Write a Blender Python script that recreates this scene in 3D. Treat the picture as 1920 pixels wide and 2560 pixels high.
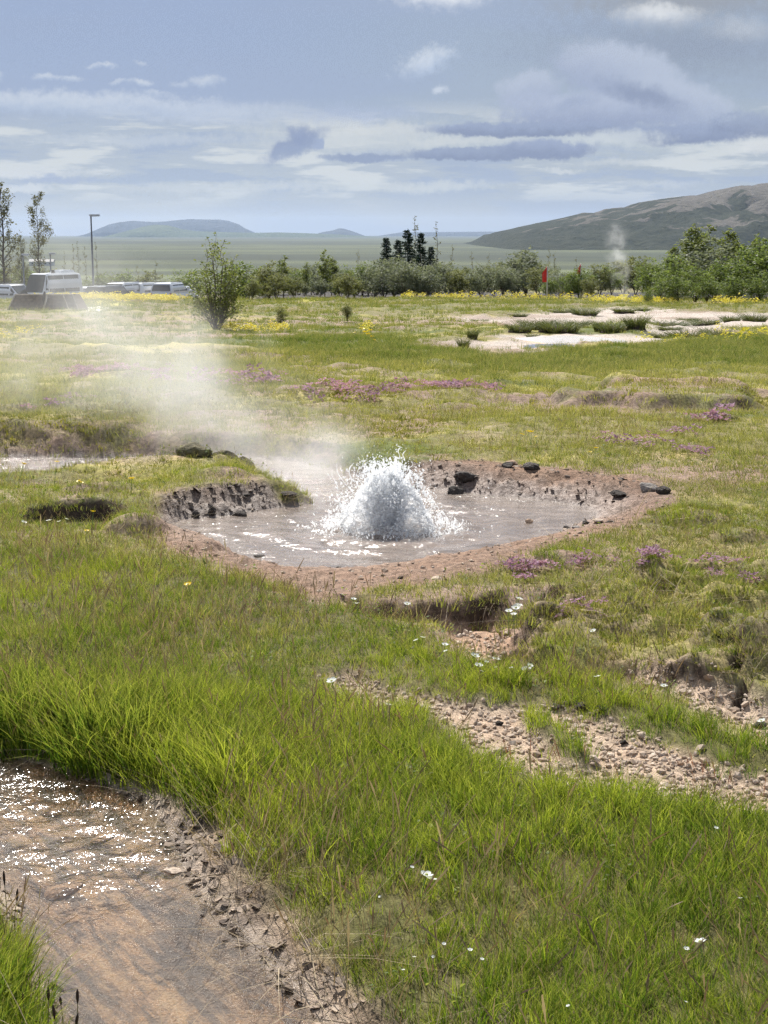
import bpy, math, random
import numpy as np
from mathutils import Vector, Matrix, Euler

random.seed(7)
RNG = np.random.default_rng(11)
S = bpy.context.scene
for o in list(bpy.data.objects):
    bpy.data.objects.remove(o)
COL = S.collection
PI = math.pi

# ------------------------------------------------------------------ camera
CAM_H = 1.6
FPX = 3700.0                      # focal length in pixels of a 1920 x 2560 frame
PITCH = math.atan((1280 - 583) / FPX)
cam_d = bpy.data.cameras.new('camera')
cam_d.sensor_fit = 'AUTO'
cam_d.sensor_width = 36.0
cam_d.lens = 36.0 * FPX / 2560
cam_d.clip_start = 0.05
cam_d.clip_end = 60000
cam = bpy.data.objects.new('camera', cam_d)
COL.objects.link(cam)
cam.location = (0, 0, CAM_H)
cam.rotation_euler = (PI / 2 - PITCH, 0, 0)
S.camera = cam

# ------------------------------------------------------------------ view / render
S.view_settings.view_transform = 'Standard'
S.view_settings.look = 'None'
S.view_settings.gamma = 1.0
S.view_settings.exposure = 0.84
S.view_settings.use_curve_mapping = False
S.render.engine = 'CYCLES'
S.cycles.use_denoising = True
S.cycles.denoising_prefilter = 'NONE'
S.cycles.use_adaptive_sampling = True
S.cycles.adaptive_threshold = 0.03
S.cycles.adaptive_min_samples = 24
S.cycles.max_bounces = 6
S.cycles.diffuse_bounces = 4
S.cycles.glossy_bounces = 2
S.cycles.transmission_bounces = 4
S.cycles.transparent_max_bounces = 12
S.cycles.volume_bounces = 1
S.cycles.sample_clamp_indirect = 6.0

# ------------------------------------------------------------------ sun
SUN_AZ = math.radians(-14)
SUN_EL = math.radians(46)
sun_d = bpy.data.lights.new('sun', 'SUN')
sun_d.energy = 4.6
sun_d.angle = math.radians(0.53)
sun_d.color = (1.0, 0.955, 0.89)
sun = bpy.data.objects.new('sun', sun_d)
COL.objects.link(sun)
sdir = Vector((math.sin(SUN_AZ) * math.cos(SUN_EL), math.cos(SUN_AZ) * math.cos(SUN_EL), math.sin(SUN_EL)))
sun.rotation_euler = sdir.to_track_quat('Z', 'Y').to_euler()
sun.location = (0, 0, 30)

# ------------------------------------------------------------------ node helper
class NT:
    """small wrapper that makes node graphs short to write"""
    def __init__(self, tree):
        self.t = tree
        self.n = tree.nodes
        self.n.clear()
    def __call__(self, kind, ins=None, **props):
        nd = self.n.new(kind)
        for k, v in props.items():
            setattr(nd, k, v)
        if ins:
            for k, v in ins.items():
                s = nd.inputs[k]
                if isinstance(v, bpy.types.NodeSocket):
                    self.t.links.new(v, s)
                else:
                    s.default_value = v
        return nd
    def math(self, op, a, b=None, c=None, clamp=False):
        nd = self.n.new('ShaderNodeMath')
        nd.operation = op
        nd.use_clamp = clamp
        for i, v in enumerate((a, b, c)):
            if v is None:
                continue
            if isinstance(v, bpy.types.NodeSocket):
                self.t.links.new(v, nd.inputs[i])
            else:
                nd.inputs[i].default_value = v
        return nd.outputs[0]
    def vmath(self, op, a, b=None, scale=None):
        nd = self.n.new('ShaderNodeVectorMath')
        nd.operation = op
        for i, v in enumerate((a, b)):
            if v is None:
                continue
            if isinstance(v, bpy.types.NodeSocket):
                self.t.links.new(v, nd.inputs[i])
            else:
                nd.inputs[i].default_value = v
        if scale is not None:
            if isinstance(scale, bpy.types.NodeSocket):
                self.t.links.new(scale, nd.inputs['Scale'])
            else:
                nd.inputs['Scale'].default_value = scale
        return nd.outputs['Value'] if op in ('LENGTH', 'DOT_PRODUCT', 'DISTANCE') else nd.outputs[0]
    def rng(self, v, a, b, c=0.0, d=1.0, smooth=True):
        nd = self.n.new('ShaderNodeMapRange')
        nd.interpolation_type = 'SMOOTHSTEP' if smooth else 'LINEAR'
        nd.clamp = True
        self.t.links.new(v, nd.inputs[0])
        for i, x in enumerate((a, b, c, d)):
            if isinstance(x, bpy.types.NodeSocket):
                self.t.links.new(x, nd.inputs[i + 1])
            else:
                nd.inputs[i + 1].default_value = x
        return nd.outputs[0]
    def mix(self, f, a, b, blend='MIX'):
        nd = self.n.new('ShaderNodeMix')
        nd.data_type = 'RGBA'
        nd.blend_type = blend
        for s, v in ((nd.inputs[0], f), (nd.inputs[6], a), (nd.inputs[7], b)):
            if isinstance(v, bpy.types.NodeSocket):
                self.t.links.new(v, s)
            elif isinstance(v, (tuple, list)):
                s.default_value = (*v[:3], 1)
            else:
                s.default_value = v
        return nd.outputs[2]
    def noise(self, vec, scale, detail=4, rough=0.55, out=0, dims='3D', distortion=0.0):
        nd = self.n.new('ShaderNodeTexNoise')
        nd.noise_dimensions = dims
        if vec is not None:
            self.t.links.new(vec, nd.inputs['Vector'])
        nd.inputs['Scale'].default_value = scale
        nd.inputs['Detail'].default_value = detail
        nd.inputs['Roughness'].default_value = rough
        nd.inputs['Distortion'].default_value = distortion
        return nd.outputs[out]
    def link(self, a, b):
        self.t.links.new(a, b)


def pix_dir(px, py):
    """direction of a photo pixel from the camera"""
    vx, vy = (px - 960) / FPX, (1280 - py) / FPX
    c, s = math.cos(PITCH), math.sin(PITCH)
    return Vector((vx, c + vy * s, -s + vy * c)).normalized()


# ------------------------------------------------------------------ world sky
def build_world():
    w = bpy.data.worlds.new('World')
    S.world = w
    w.use_nodes = True
    N = NT(w.node_tree)
    K = 10.0 / 2 ** 0.84
    out = N('ShaderNodeOutputWorld')
    bg = N('ShaderNodeBackground', {'Strength': 0.1})
    bg2 = N('ShaderNodeBackground', {'Strength': 0.1})
    sky = N('ShaderNodeTexSky', sky_type='NISHITA')
    sky.sun_disc = False
    sky.sun_elevation = SUN_EL
    sky.sun_rotation = SUN_AZ % (2 * PI)
    sky.altitude = 100
    sky.air_density = 1.0
    sky.dust_density = 0.8
    sky.ozone_density = 1.0
    tc = N('ShaderNodeTexCoord')
    sep = N('ShaderNodeSeparateXYZ', {0: tc.outputs['Generated']})
    x, y, z = sep.outputs
    az = N.math('MULTIPLY', N.math('ARCTAN2', x, y), 180 / PI)
    el = N.math('MULTIPLY', N.math('ARCSINE', z), 180 / PI)
    ae = N('ShaderNodeCombineXYZ', {0: az, 1: el}).outputs[0]
    # domain warp for ragged outlines
    w1 = N.vmath('SUBTRACT', N.noise(ae, 0.55, 2, 0.6, out=1, dims='2D'), (0.5, 0.5, 0.5))
    w2 = N.vmath('SUBTRACT', N.noise(ae, 2.2, 3, 0.65, out=1, dims='2D'), (0.5, 0.5, 0.5))
    wa = N.vmath('MULTIPLY', w1, (1.2, 0.4, 0))
    wb = N.vmath('MULTIPLY', w2, (0.55, 0.32, 0))
    P = N.vmath('ADD', ae, N.vmath('ADD', wa, wb))
    fine = N.noise(ae, 3.0, 4, 0.62, dims='2D')
    stretch = N.vmath('MULTIPLY', ae, (0.16, 1.0, 1.0))
    streak = N.noise(stretch, 1.25, 4, 0.58, dims='2D')
    streak2 = N.noise(N.vmath('ADD', stretch, (7.3, 3.1, 0.0)), 0.55, 3, 0.55, dims='2D')

    def k(c):
        return (c[0] * K, c[1] * K, c[2] * K)
    # veil of thin high cloud over the clear sky
    veil_lo, veil_mid = k((0.385, 0.45, 0.54)), k((0.27, 0.342, 0.525))
    veil = N.mix(N.rng(el, 0.3, 5.0), veil_lo, veil_mid)
    veil = N.mix(N.math('MULTIPLY', N.rng(az, -8, 8), 0.9), veil, k((0.30, 0.36, 0.465)))
    cur = N.mix(0.93, sky.outputs[0], veil)
    # broad soft tonal patches
    cur = N.mix(N.math('MULTIPLY', N.rng(streak2, 0.42, 0.66), 0.45), cur, k((0.35, 0.425, 0.59)))
    # pale stratus bands low over the horizon
    band = N.math('MULTIPLY', N.rng(el, 0.7, 1.9), N.rng(el, 5.1, 3.6))
    cur = N.mix(N.math('MULTIPLY', band, 0.5), cur, k((0.46, 0.515, 0.57)))
    cur = N.mix(N.math('MULTIPLY', N.math('MULTIPLY', band, N.rng(streak, 0.5, 0.64)), 0.8), cur, k((0.68, 0.71, 0.715)))
    cur = N.mix(N.math('MULTIPLY', N.math('MULTIPLY', band, N.rng(streak, 0.47, 0.36)), 0.6), cur, k((0.34, 0.42, 0.58)))
    # the rest of the dome goes on as broken cloud
    up = N('ShaderNodeCombineXYZ', {0: N.math('DIVIDE', x, N.math('ADD', z, 0.12)), 1: N.math('DIVIDE', y, N.math('ADD', z, 0.12))}).outputs[0]
    cl = N.noise(up, 1.3, 4, 0.6, dims='2D')
    cur = N.mix(N.math('MULTIPLY', N.rng(cl, 0.47, 0.62), N.rng(el, 9.5, 16, 0.0, 0.85)), cur, k((0.72, 0.76, 0.80)))

    # below the horizon: dull ground tone so that nothing glows from beneath
    cur = N.mix(N.rng(el, -1.0, -4.0), cur, k((0.10, 0.12, 0.09)))
    N.link(cur, bg.inputs[0])

    def feat(px, py, hw, hh, col, op, tilt=0, soft=0.45, grad=None, rag=0.9):
        nonlocal cur
        c = pix_dir(px, py)
        a0 = math.degrees(math.atan2(c.x, c.y))
        e0 = math.degrees(math.asin(c.z))
        c2 = pix_dir(px + 10, py)
        sc = abs(math.degrees(math.atan2(c2.x, c2.y)) - a0) / 10
        c3 = pix_dir(px, py + 10)
        se = abs(math.degrees(math.asin(c3.z)) - e0) / 10
        ix, iy = 1 / (hw * sc * 1.15), 1 / (hh * se * 1.15)
        if abs(tilt) < 7:
            loc = N('ShaderNodeVectorMath', {0: P, 1: (ix, iy, 0), 2: (-a0 * ix, -e0 * iy, 0)}, operation='MULTIPLY_ADD').outputs[0]
        else:
            c_, s_ = math.cos(math.radians(tilt)), math.sin(math.radians(tilt))
            u_ = N.math('SUBTRACT', N.vmath('DOT_PRODUCT', P, (c_ * ix, s_ * ix, 0)), (a0 * c_ + e0 * s_) * ix)
            v_ = N.math('SUBTRACT', N.vmath('DOT_PRODUCT', P, (-s_ * iy, c_ * iy, 0)), (-a0 * s_ + e0 * c_) * iy)
            loc = N('ShaderNodeCombineXYZ', {0: u_, 1: v_}).outputs[0]
        ln = N.vmath('LENGTH', loc)
        ln = N.math('ADD', ln, N.math('MULTIPLY', N.math('SUBTRACT', fine, 0.5), rag))
        m = N.rng(ln, 1.0 + soft * 0.4, 1.0 - soft, 0.0, op)
        if grad:
            ly = N('ShaderNodeSeparateXYZ', {0: loc}).outputs[1]
            cc = N.mix(N.rng(ly, -0.7, 0.75), k(grad), k(col))
        else:
            cc = k(col)
        cur = N.mix(m, cur, cc)
    W = (0.66, 0.71, 0.78)
    D = (0.255, 0.315, 0.475)
    # long white streak on the left and its fainter tail
    feat(150, 255, 330, 26, W, 0.75, -2, 0.8, (0.47, 0.55, 0.69))
    feat(470, 275, 230, 24, (0.57, 0.63, 0.74), 0.7, -3, 0.8, (0.45, 0.53, 0.68))
    feat(560, 295, 160, 20, (0.54, 0.60, 0.71), 0.5, -2, 0.8)
    feat(300, 350, 250, 15, (0.58, 0.63, 0.69), 0.55, 1, 0.8)
    feat(60, 432, 210, 10, (0.64, 0.67, 0.71), 0.6, 0, 0.8)
    feat(60, 470, 60, 13, (0.68, 0.71, 0.74), 0.7, 0, 0.7)
    feat(130, 450, 110, 10, (0.36, 0.43, 0.60), 0.7, 0, 0.7)
    feat(520, 470, 260, 14, (0.60, 0.64, 0.68), 0.55, 1, 0.9)
    feat(900, 465, 330, 12, (0.60, 0.64, 0.66), 0.6, -1, 0.9)
    for px, py, hw, hh, op in ((115, 196, 26, 8, .75), (178, 198, 28, 9, .75), (246, 164, 32, 6, .75), (332, 155, 22, 6, .5),
                               (290, 205, 26, 6, .6), (352, 206, 30, 10, .8), (452, 207, 20, 8, .45), (512, 206, 32, 14, .7),
                               (390, 234, 26, 8, .45), (0, 190, 14, 12, .6)):
        feat(px, py, hw, hh, W, op, random.uniform(-6, 4), 0.9, (0.48, 0.56, 0.70), 0.7)
    # pale gap behind the small dark clouds
    feat(860, 345, 280, 45, (0.58, 0.62, 0.65), 0.75, 2, 0.9)
    feat(960, 325, 150, 16, (0.68, 0.70, 0.70), 0.6, 3, 0.9)
    feat(735, 365, 85, 27, D, 0.9, 24, 0.55, (0.27, 0.335, 0.49), 0.45)
    feat(750, 340, 32, 28, D, 0.85, 0, 0.6, None, 0.4)
    feat(803, 356, 20, 17, (0.32, 0.39, 0.56), 0.9, 0, 0.4, None, 0.3)
    feat(905, 396, 88, 11, (0.28, 0.34, 0.48), 1.0, -3, 0.4, None, 0.4)
    feat(1155, 426, 52, 8, (0.36, 0.43, 0.56), 0.85, -4, 0.5, None, 0.5)
    feat(880, 285, 150, 22, (0.42, 0.49, 0.66), 0.6, 0, 0.9)
    # white puffs in the middle
    feat(1062, 155, 66, 30, (0.68, 0.74, 0.82), 0.85, 18, 0.9, (0.47, 0.56, 0.72), 1.1)
    feat(1092, 224, 26, 10, (0.62, 0.68, 0.78), 0.8, 8, 0.8, None, 0.9)
    # clouds along the top
    feat(1720, 0, 320, 45, (0.33, 0.36, 0.41), 0.95, 0, 0.9)
    feat(1110, -2, 110, 24, (0.88, 0.90, 0.92), 0.95, -6, 0.8, (0.52, 0.58, 0.70))
    feat(1655, 42, 100, 30, (0.92, 0.93, 0.93), 0.95, -4, 0.9, (0.60, 0.65, 0.73))
    feat(1850, 75, 90, 28, (0.66, 0.70, 0.76), 0.8, 6, 0.9)
    # big grey cloud on the right
    L1, D1 = (0.47, 0.53, 0.655), (0.235, 0.285, 0.42)
    feat(1720, 120, 380, 85, (0.285, 0.335, 0.43), 0.75, 0, 0.95)
    feat(1430, 345, 460, 40, (0.50, 0.555, 0.61), 0.85, 0, 0.9)
    feat(1555, 190, 165, 74, L1, 1.0, -16, 0.35, (0.36, 0.42, 0.57), 0.35)
    feat(1325, 228, 72, 46, L1, 0.95, 12, 0.45, (0.37, 0.43, 0.58), 0.4)
    feat(1700, 262, 150, 58, L1, 0.95, -20, 0.4, (0.34, 0.40, 0.55), 0.4)
    feat(1470, 280, 220, 46, (0.44, 0.50, 0.64), 1.0, 6, 0.4, (0.30, 0.355, 0.505), 0.4)
    feat(1600, 236, 90, 24, D1, 0.75, -20, 0.8, None, 0.5)
    feat(1430, 258, 60, 16, (0.33, 0.39, 0.54), 0.7, 10, 0.9, None, 0.5)
    feat(1330, 322, 250, 18, (0.31, 0.37, 0.52), 1.0, 5, 0.3, D1, 0.3)
    feat(1690, 335, 170, 25, (0.31, 0.37, 0.52), 1.0, -3, 0.35, D1, 0.3)
    feat(1880, 312, 120, 28, (0.32, 0.38, 0.52), 0.9, 0, 0.5, D1)
    feat(1545, 345, 120, 20, (0.60, 0.65, 0.69), 0.8, 4, 0.8)
    feat(1210, 384, 215, 17, (0.30, 0.36, 0.50), 1.0, 2, 0.3, D1, 0.3)
    feat(1370, 372, 115, 24, (0.32, 0.38, 0.53), 1.0, 2, 0.3, D1, 0.3)
    feat(1120, 350, 160, 12, (0.64, 0.67, 0.68), 0.6, 4, 0.9)
    feat(1900, 365, 80, 22, (0.70, 0.72, 0.73), 0.8, 0, 0.8)
    feat(1640, 408, 200, 9, (0.63, 0.66, 0.68), 0.6, 0, 0.9)
    feat(1400, 425, 50, 7, (0.64, 0.67, 0.69), 0.7, 0, 0.8)
    feat(1660, 460, 100, 9, (0.58, 0.62, 0.66), 0.6, 0, 0.9)
    feat(1090, 470, 120, 12, (0.60, 0.64, 0.66), 0.6, -3, 0.9)
    # the single clouds all lie low over the horizon ahead; elsewhere the broken cover alone goes on
    N.link(cur, bg2.inputs[0])
    low = N.math('MULTIPLY', N.rng(el, -1.5, -1.0), N.rng(el, 12.0, 10.5))
    ahead = N.rng(N.math('ABSOLUTE', az), 26, 23)
    mx = N('ShaderNodeMixShader', {0: N.math('MULTIPLY', low, ahead), 1: bg.outputs[0], 2: bg2.outputs[0]})
    N.link(mx.outputs[0], out.inputs[0])
    w.cycles.sampling_method = 'NONE'
build_world()

# ------------------------------------------------------------------ numeric helpers
def smooth(t):
    t = np.clip(t, 0, 1)
    return t * t * (3 - 2 * t)

def sstep(v, a, b):
    return smooth((v - a) / (b - a))

def vnoise(x, y, seed=0):
    x = np.asarray(x, float) + seed * 17.31
    y = np.asarray(y, float) - seed * 9.77
    ix, iy = np.floor(x), np.floor(y)
    fx, fy = x - ix, y - iy
    fx = fx * fx * (3 - 2 * fx)
    fy = fy * fy * (3 - 2 * fy)
    def h(a, b):
        v = np.sin(a * 127.1 + b * 311.7 + seed * 74.7) * 43758.5453
        return v - np.floor(v)
    return (h(ix, iy) * (1 - fx) + h(ix + 1, iy) * fx) * (1 - fy) + (h(ix, iy + 1) * (1 - fx) + h(ix + 1, iy + 1) * fx) * fy

def fbm(x, y, f, octs=4, seed=0, gain=0.5):
    """fractal noise in -1 .. 1"""
    a, s, t = 1.0, 0.0, 0.0
    for i in range(octs):
        s = s + a * (vnoise(x * f, y * f, seed + i * 5) * 2 - 1)
        t += a
        a *= gain
        f *= 2.03
    return s / t

def base_z(y):
    """gentle fall of the meadow away from the camera, in metres"""
    y = np.asarray(y, float)
    z = -0.028 * np.maximum(y - 12, 0)
    z = np.where(y > 112, -2.8 - 0.0285 * (y - 112), z)
    return np.maximum(z, -25.0)

def G(px, py, lift=None):
    """photo pixel to the point of the meadow it shows (x, y); lift fixes the height instead"""
    d = pix_dir(px, py)
    lo, hi = 0.5, 20000.0
    for _ in range(60):
        m = math.sqrt(lo * hi)
        t = m / d.y
        zz = CAM_H + d.z * t
        gz = float(base_z(m)) if lift is None else lift
        if zz > gz:
            lo = m
        else:
            hi = m
    return (d.x / d.y * lo, lo)

def chaikin(p, n=2):
    p = np.array(p, float)
    for _ in range(n):
        q = np.roll(p, -1, 0)
        p = np.stack([p * .75 + q * .25, p * .25 + q * .75], 1).reshape(-1, 2)
    return p

class Region:
    """closed outline on the ground; sdf() is the distance, negative inside"""
    def __init__(self, pts, lift=None, rounds=2, warp=0.04, wf=3.0, metres=False):
        pts = pts if metres else [G(a, b, lift) for a, b in pts]
        self.p = chaikin(pts, rounds)
        self.warp, self.wf = warp, wf
        self.lo, self.hi = self.p.min(0), self.p.max(0)
    def sdf(self, x, y, margin=3.0):
        x = np.asarray(x, float)
        y = np.asarray(y, float)
        out = np.full(x.shape, 9.0)
        near = (x > self.lo[0] - margin) & (x < self.hi[0] + margin) & (y > self.lo[1] - margin) & (y < self.hi[1] + margin)
        if not near.any():
            return out
        X, Y = x[near], y[near]
        if self.warp:
            dx = fbm(X, Y, self.wf, 3, 3) * self.warp
            dy = fbm(X, Y, self.wf, 3, 8) * self.warp
            X, Y = X + dx, Y + dy
        d2 = np.full(X.shape, 1e9)
        ins = np.zeros(X.shape, bool)
        p, q = self.p, np.roll(self.p, -1, 0)
        for (ax, ay), (bx, by) in zip(p, q):
            ex, ey = bx - ax, by - ay
            t = np.clip(((X - ax) * ex + (Y - ay) * ey) / (ex * ex + ey * ey + 1e-12), 0, 1)
            d2 = np.minimum(d2, (X - ax - t * ex) ** 2 + (Y - ay - t * ey) ** 2)
            c = (ay > Y) != (by > Y)
            ins ^= c & (X < ex * (Y - ay) / (ey if abs(ey) > 1e-12 else 1e-12) + ax)
        d = np.sqrt(d2)
        out[near] = np.where(ins, -d, d)
        return out

# ------------------------------------------------------------------ outlines read off the photograph
POOL_Z = -0.15
BROOK_Z = -0.10
POOL = Region([(425, 1330), (470, 1375), (560, 1402), (690, 1425), (850, 1428), (960, 1418), (1060, 1398), (1180, 1385),
               (1265, 1370), (1345, 1342), (1440, 1315), (1492, 1290), (1480, 1272), (1400, 1258), (1300, 1245), (1190, 1238),
               (1080, 1222), (960, 1208), (880, 1192), (820, 1174), (760, 1160), (690, 1150), (600, 1143), (450, 1147), (300, 1147), (150, 1146), (0, 1145),
               (-300, 1144), (-600, 1142), (-600, 1206), (-300, 1205), (0, 1202), (200, 1198), (400, 1190), (560, 1183), (650, 1192), (700, 1212), (745, 1232),
               (805, 1256), (760, 1268), (680, 1274), (600, 1288), (520, 1296), (440, 1304)], POOL_Z, 2, 0.035, 4)
BROOK = Region([(-500, 1880), (-200, 1885), (0, 1900), (130, 1930), (230, 1965), (330, 2010), (395, 2055), (415, 2110), (445, 2190), (490, 2255),
                (555, 2335), (645, 2425), (735, 2515), (800, 2600), (880, 2800), (150, 2800), (180, 2600), (130, 2480), (90, 2400),
                (50, 2330), (55, 2260), (20, 2180), (-60, 2140), (-500, 2120)], BROOK_Z, 2, 0.03, 5)
BROOK_BARE = Region([(-500, 1840), (0, 1845), (120, 1895), (240, 1915), (340, 1950), (430, 2000), (500, 2060), (540, 2130), (590, 2215), (660, 2300), (740, 2380),
                     (820, 2450), (900, 2540), (980, 2650), (1060, 2800), (300, 2800), (300, 2600), (240, 2480), (195, 2405), (150, 2335), (150, 2265),
                     (110, 2200), (20, 2160), (-500, 2135)], None, 2, 0.04, 5)
POOL_BARE = Region([(366, 1335), (384, 1250), (430, 1226), (520, 1214), (600, 1206), (655, 1198), (710, 1208), (790, 1244), (850, 1180), (960, 1160),
                    (1010, 1152), (1120, 1150), (1220, 1152), (1330, 1160), (1440, 1170), (1530, 1190), (1615, 1205), (1690, 1225), (1690, 1262),
                    (1620, 1300), (1500, 1335), (1420, 1352), (1340, 1372), (1270, 1392), (1235, 1425), (1100, 1455), (960, 1462), (900, 1490),
                    (850, 1500), (720, 1470), (600, 1435), (500, 1405), (430, 1385)], None, 2, 0.05, 4)
GULLY = Region([(1090, 1530), (1160, 1505), (1230, 1490), (1275, 1530), (1290, 1600), (1310, 1650), (1210, 1660), (1140, 1600)], None, 2, 0.05, 5)
DITCH = Region([(885, 1478), (960, 1500), (1080, 1512), (1180, 1490), (1250, 1475), (1275, 1520), (1180, 1545), (1060, 1560), (960, 1545), (890, 1515)], None, 2, 0.11, 5)
GRAVEL = Region([(800, 1690), (900, 1682), (1030, 1738), (1240, 1758), (1400, 1752), (1530, 1782), (1560, 1830), (1700, 1862), (1920, 1930), (2200, 1980),
                 (2200, 2080), (1920, 2020), (1700, 1995), (1560, 1968), (1400, 1962), (1290, 1925), (1170, 1870), (1130, 1800), (1000, 1765), (860, 1740)], None, 2, 0.06, 5)
GRAVEL2 = Region([(1560, 1665), (1680, 1690), (1780, 1712), (1930, 1762), (2200, 1830), (2200, 1900), (1920, 1850), (1790, 1790), (1700, 1740), (1600, 1710)], None, 2, 0.05, 5)
ISLET = Region([(1290, 1788), (1350, 1795), (1420, 1845), (1490, 1890), (1450, 1915), (1390, 1885), (1330, 1835)], None, 2, 0.03, 6)
MOUND = Region([(1290, 1655), (1390, 1675), (1480, 1690), (1560, 1668), (1640, 1700), (1720, 1710), (1800, 1725), (1930, 1760), (2200, 1790),
                (2200, 1440), (1800, 1430), (1600, 1440), (1450, 1480), (1340, 1520), (1300, 1580)], None, 2, 0.09, 4)
HOLLOW = Region([(30, 1290), (100, 1262), (220, 1246), (300, 1262), (280, 1300), (200, 1308), (90, 1314)], None, 2, 0.13, 4)
MIDBANK = Region([(1430, 1012), (1490, 992), (1600, 972), (1690, 985), (1790, 978), (1860, 1000), (1850, 1028), (1750, 1030), (1650, 1022), (1540, 1026)], None, 2, 0.5, 1.3)
LEFTBANK = Region([(-300, 1095), (20, 1090), (120, 1082), (230, 1085), (300, 1100), (360, 1075), (330, 1030), (200, 1000), (0, 1010), (-300, 1020)], None, 2, 0.2, 1.5)
LEFTBANK2 = Region([(-300, 1060), (60, 1050), (160, 1045), (300, 1060), (330, 1040), (260, 1010), (0, 1010), (-300, 1020)], None, 2, 0.25, 1.5)
SILICA = Region([(1080, 788), (1200, 795), (1340, 786), (1480, 770), (1620, 775), (1760, 780), (1960, 784), (2200, 790), (2200, 812), (1930, 812),
                 (1820, 826), (1740, 850), (1640, 852), (1560, 858), (1400, 874), (1250, 878), (1120, 868), (1150, 857), (1262, 848), (1300, 834),
                 (1420, 834), (1560, 838), (1610, 822), (1540, 806), (1350, 806), (1200, 806), (1080, 800)], None, 2, 1.3, 0.45)
SINTER_PUDDLE = Region([(1290, 842), (1420, 838), (1540, 843), (1570, 850), (1480, 853), (1350, 852), (1275, 850)], None, 2, 0.25, 0.8)
VENT = Region([(1305, 858), (1360, 854), (1430, 856), (1455, 862), (1400, 867), (1330, 866)], None, 2, 0.1, 0.8)
GREENBAND = Region([(560, 860), (800, 838), (1000, 842), (1130, 872), (1300, 885), (1560, 868), (1760, 845), (2300, 815), (2300, 930), (1800, 915),
                    (1500, 930), (1200, 945), (950, 915), (750, 890)], None, 2, 1.0, 0.4)
LUSH = Region([(-500, 1385), (300, 1392), (420, 1402), (560, 1440), (700, 1478), (860, 1512), (960, 1548), (1080, 1580), (1160, 1650), (1300, 1672), (1450, 1695),
               (1600, 1740), (1750, 1810), (2000, 1880), (2400, 1960), (2400, 2900), (-500, 2900)], None, 1, 0.06, 3)
LEFTGRASS = Region([(-500, 1190), (100, 1190), (380, 1186), (500, 1174), (640, 1176), (640, 1186), (430, 1198), (372, 1240), (380, 1300), (430, 1392), (-500, 1400)], None, 1, 0.04, 4)
CARPARK = Region([(-60, 84), (60, 84), (60, 112), (-60, 112)], metres=True, rounds=1, warp=0)
BROWNPATCH = Region([(640, 800), (760, 792), (900, 795), (1090, 800), (1180, 815), (1100, 830), (950, 828), (800, 822), (680, 828)], None, 2, 0.6, 0.5)
WHITEPATCH = Region([(170, 768), (230, 766), (280, 772), (250, 778), (180, 778)], None, 2, 0.2, 0.6)
YELLOWMOSS = Region([(185, 758), (260, 754), (345, 760), (340, 768), (250, 765), (190, 766)], None, 2, 0.4, 0.6)
YELLOWMOSS2 = Region([(745, 752), (770, 744), (800, 748), (795, 756), (755, 758)], None, 2, 0.3, 0.6)
BUSH_AT = G(540, 826)

def bump_field(x, y, cx, cy, rx, ry, h):
    d = ((x - cx) / rx) ** 2 + ((y - cy) / ry) ** 2
    return h * np.clip(1 - d, 0, 1) ** 0.8

DOMES = []
for px, py, r, h in ((1700, 1590, .30, .07), (1890, 1640, .26, .09), (1400, 1590, .26, .05), (1580, 1550, .24, .05),
                     (340, 1330, .19, .10), (1400, 1395, .16, .05), (160, 1640, .35, .05),
                     (1360, 1480, .25, .05), (1720, 1480, .3, .06), (560, 1186, .2, .04), (250, 1220, .25, .05),
                     (1560, 1200, .25, .04), (1700, 1290, .3, .06), (1850, 1340, .2, .06), (750, 1160, .2, .10), (620, 1145, .25, .06)):
    DOMES.append((*G(px, py), r, h))

BANK_STEEPNESS = [(G(*p_), s_) for p_, s_ in [((600, 1195), .55), ((395, 1240), .75), ((500, 1205), .55), ((390, 1330), 1.3), ((470, 1400), .3), ((620, 1440), .18), ((850, 1480), .13), ((1100, 1450), .15), ((1240, 1410), .22),
                  ((1420, 1350), .32), ((1600, 1280), .26), ((1640, 1230), .4), ((1500, 1180), .42), ((1200, 1160), .55), ((1000, 1155), .7),
                  ((800, 1165), .9), ((400, 1145), 1.0), ((0, 1140), .6), ((-300, 1140), .6), ((0, 1200), .06), ((-300, 1205), .06), ((200, 1200), .06), ((360, 1192), .08), ((450, 1190), .2)]]

def slope_field(x, y):
    """steepness of the pool's bank, weighted between a few known places"""
    num = np.zeros_like(x)
    den = np.zeros_like(x)
    for (gx, gy), s in BANK_STEEPNESS:
        w = 1 / ((x - gx) ** 2 + (y - gy) ** 2 + 0.02) ** 1.5
        num += w * s
        den += w
    return num / den

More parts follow.
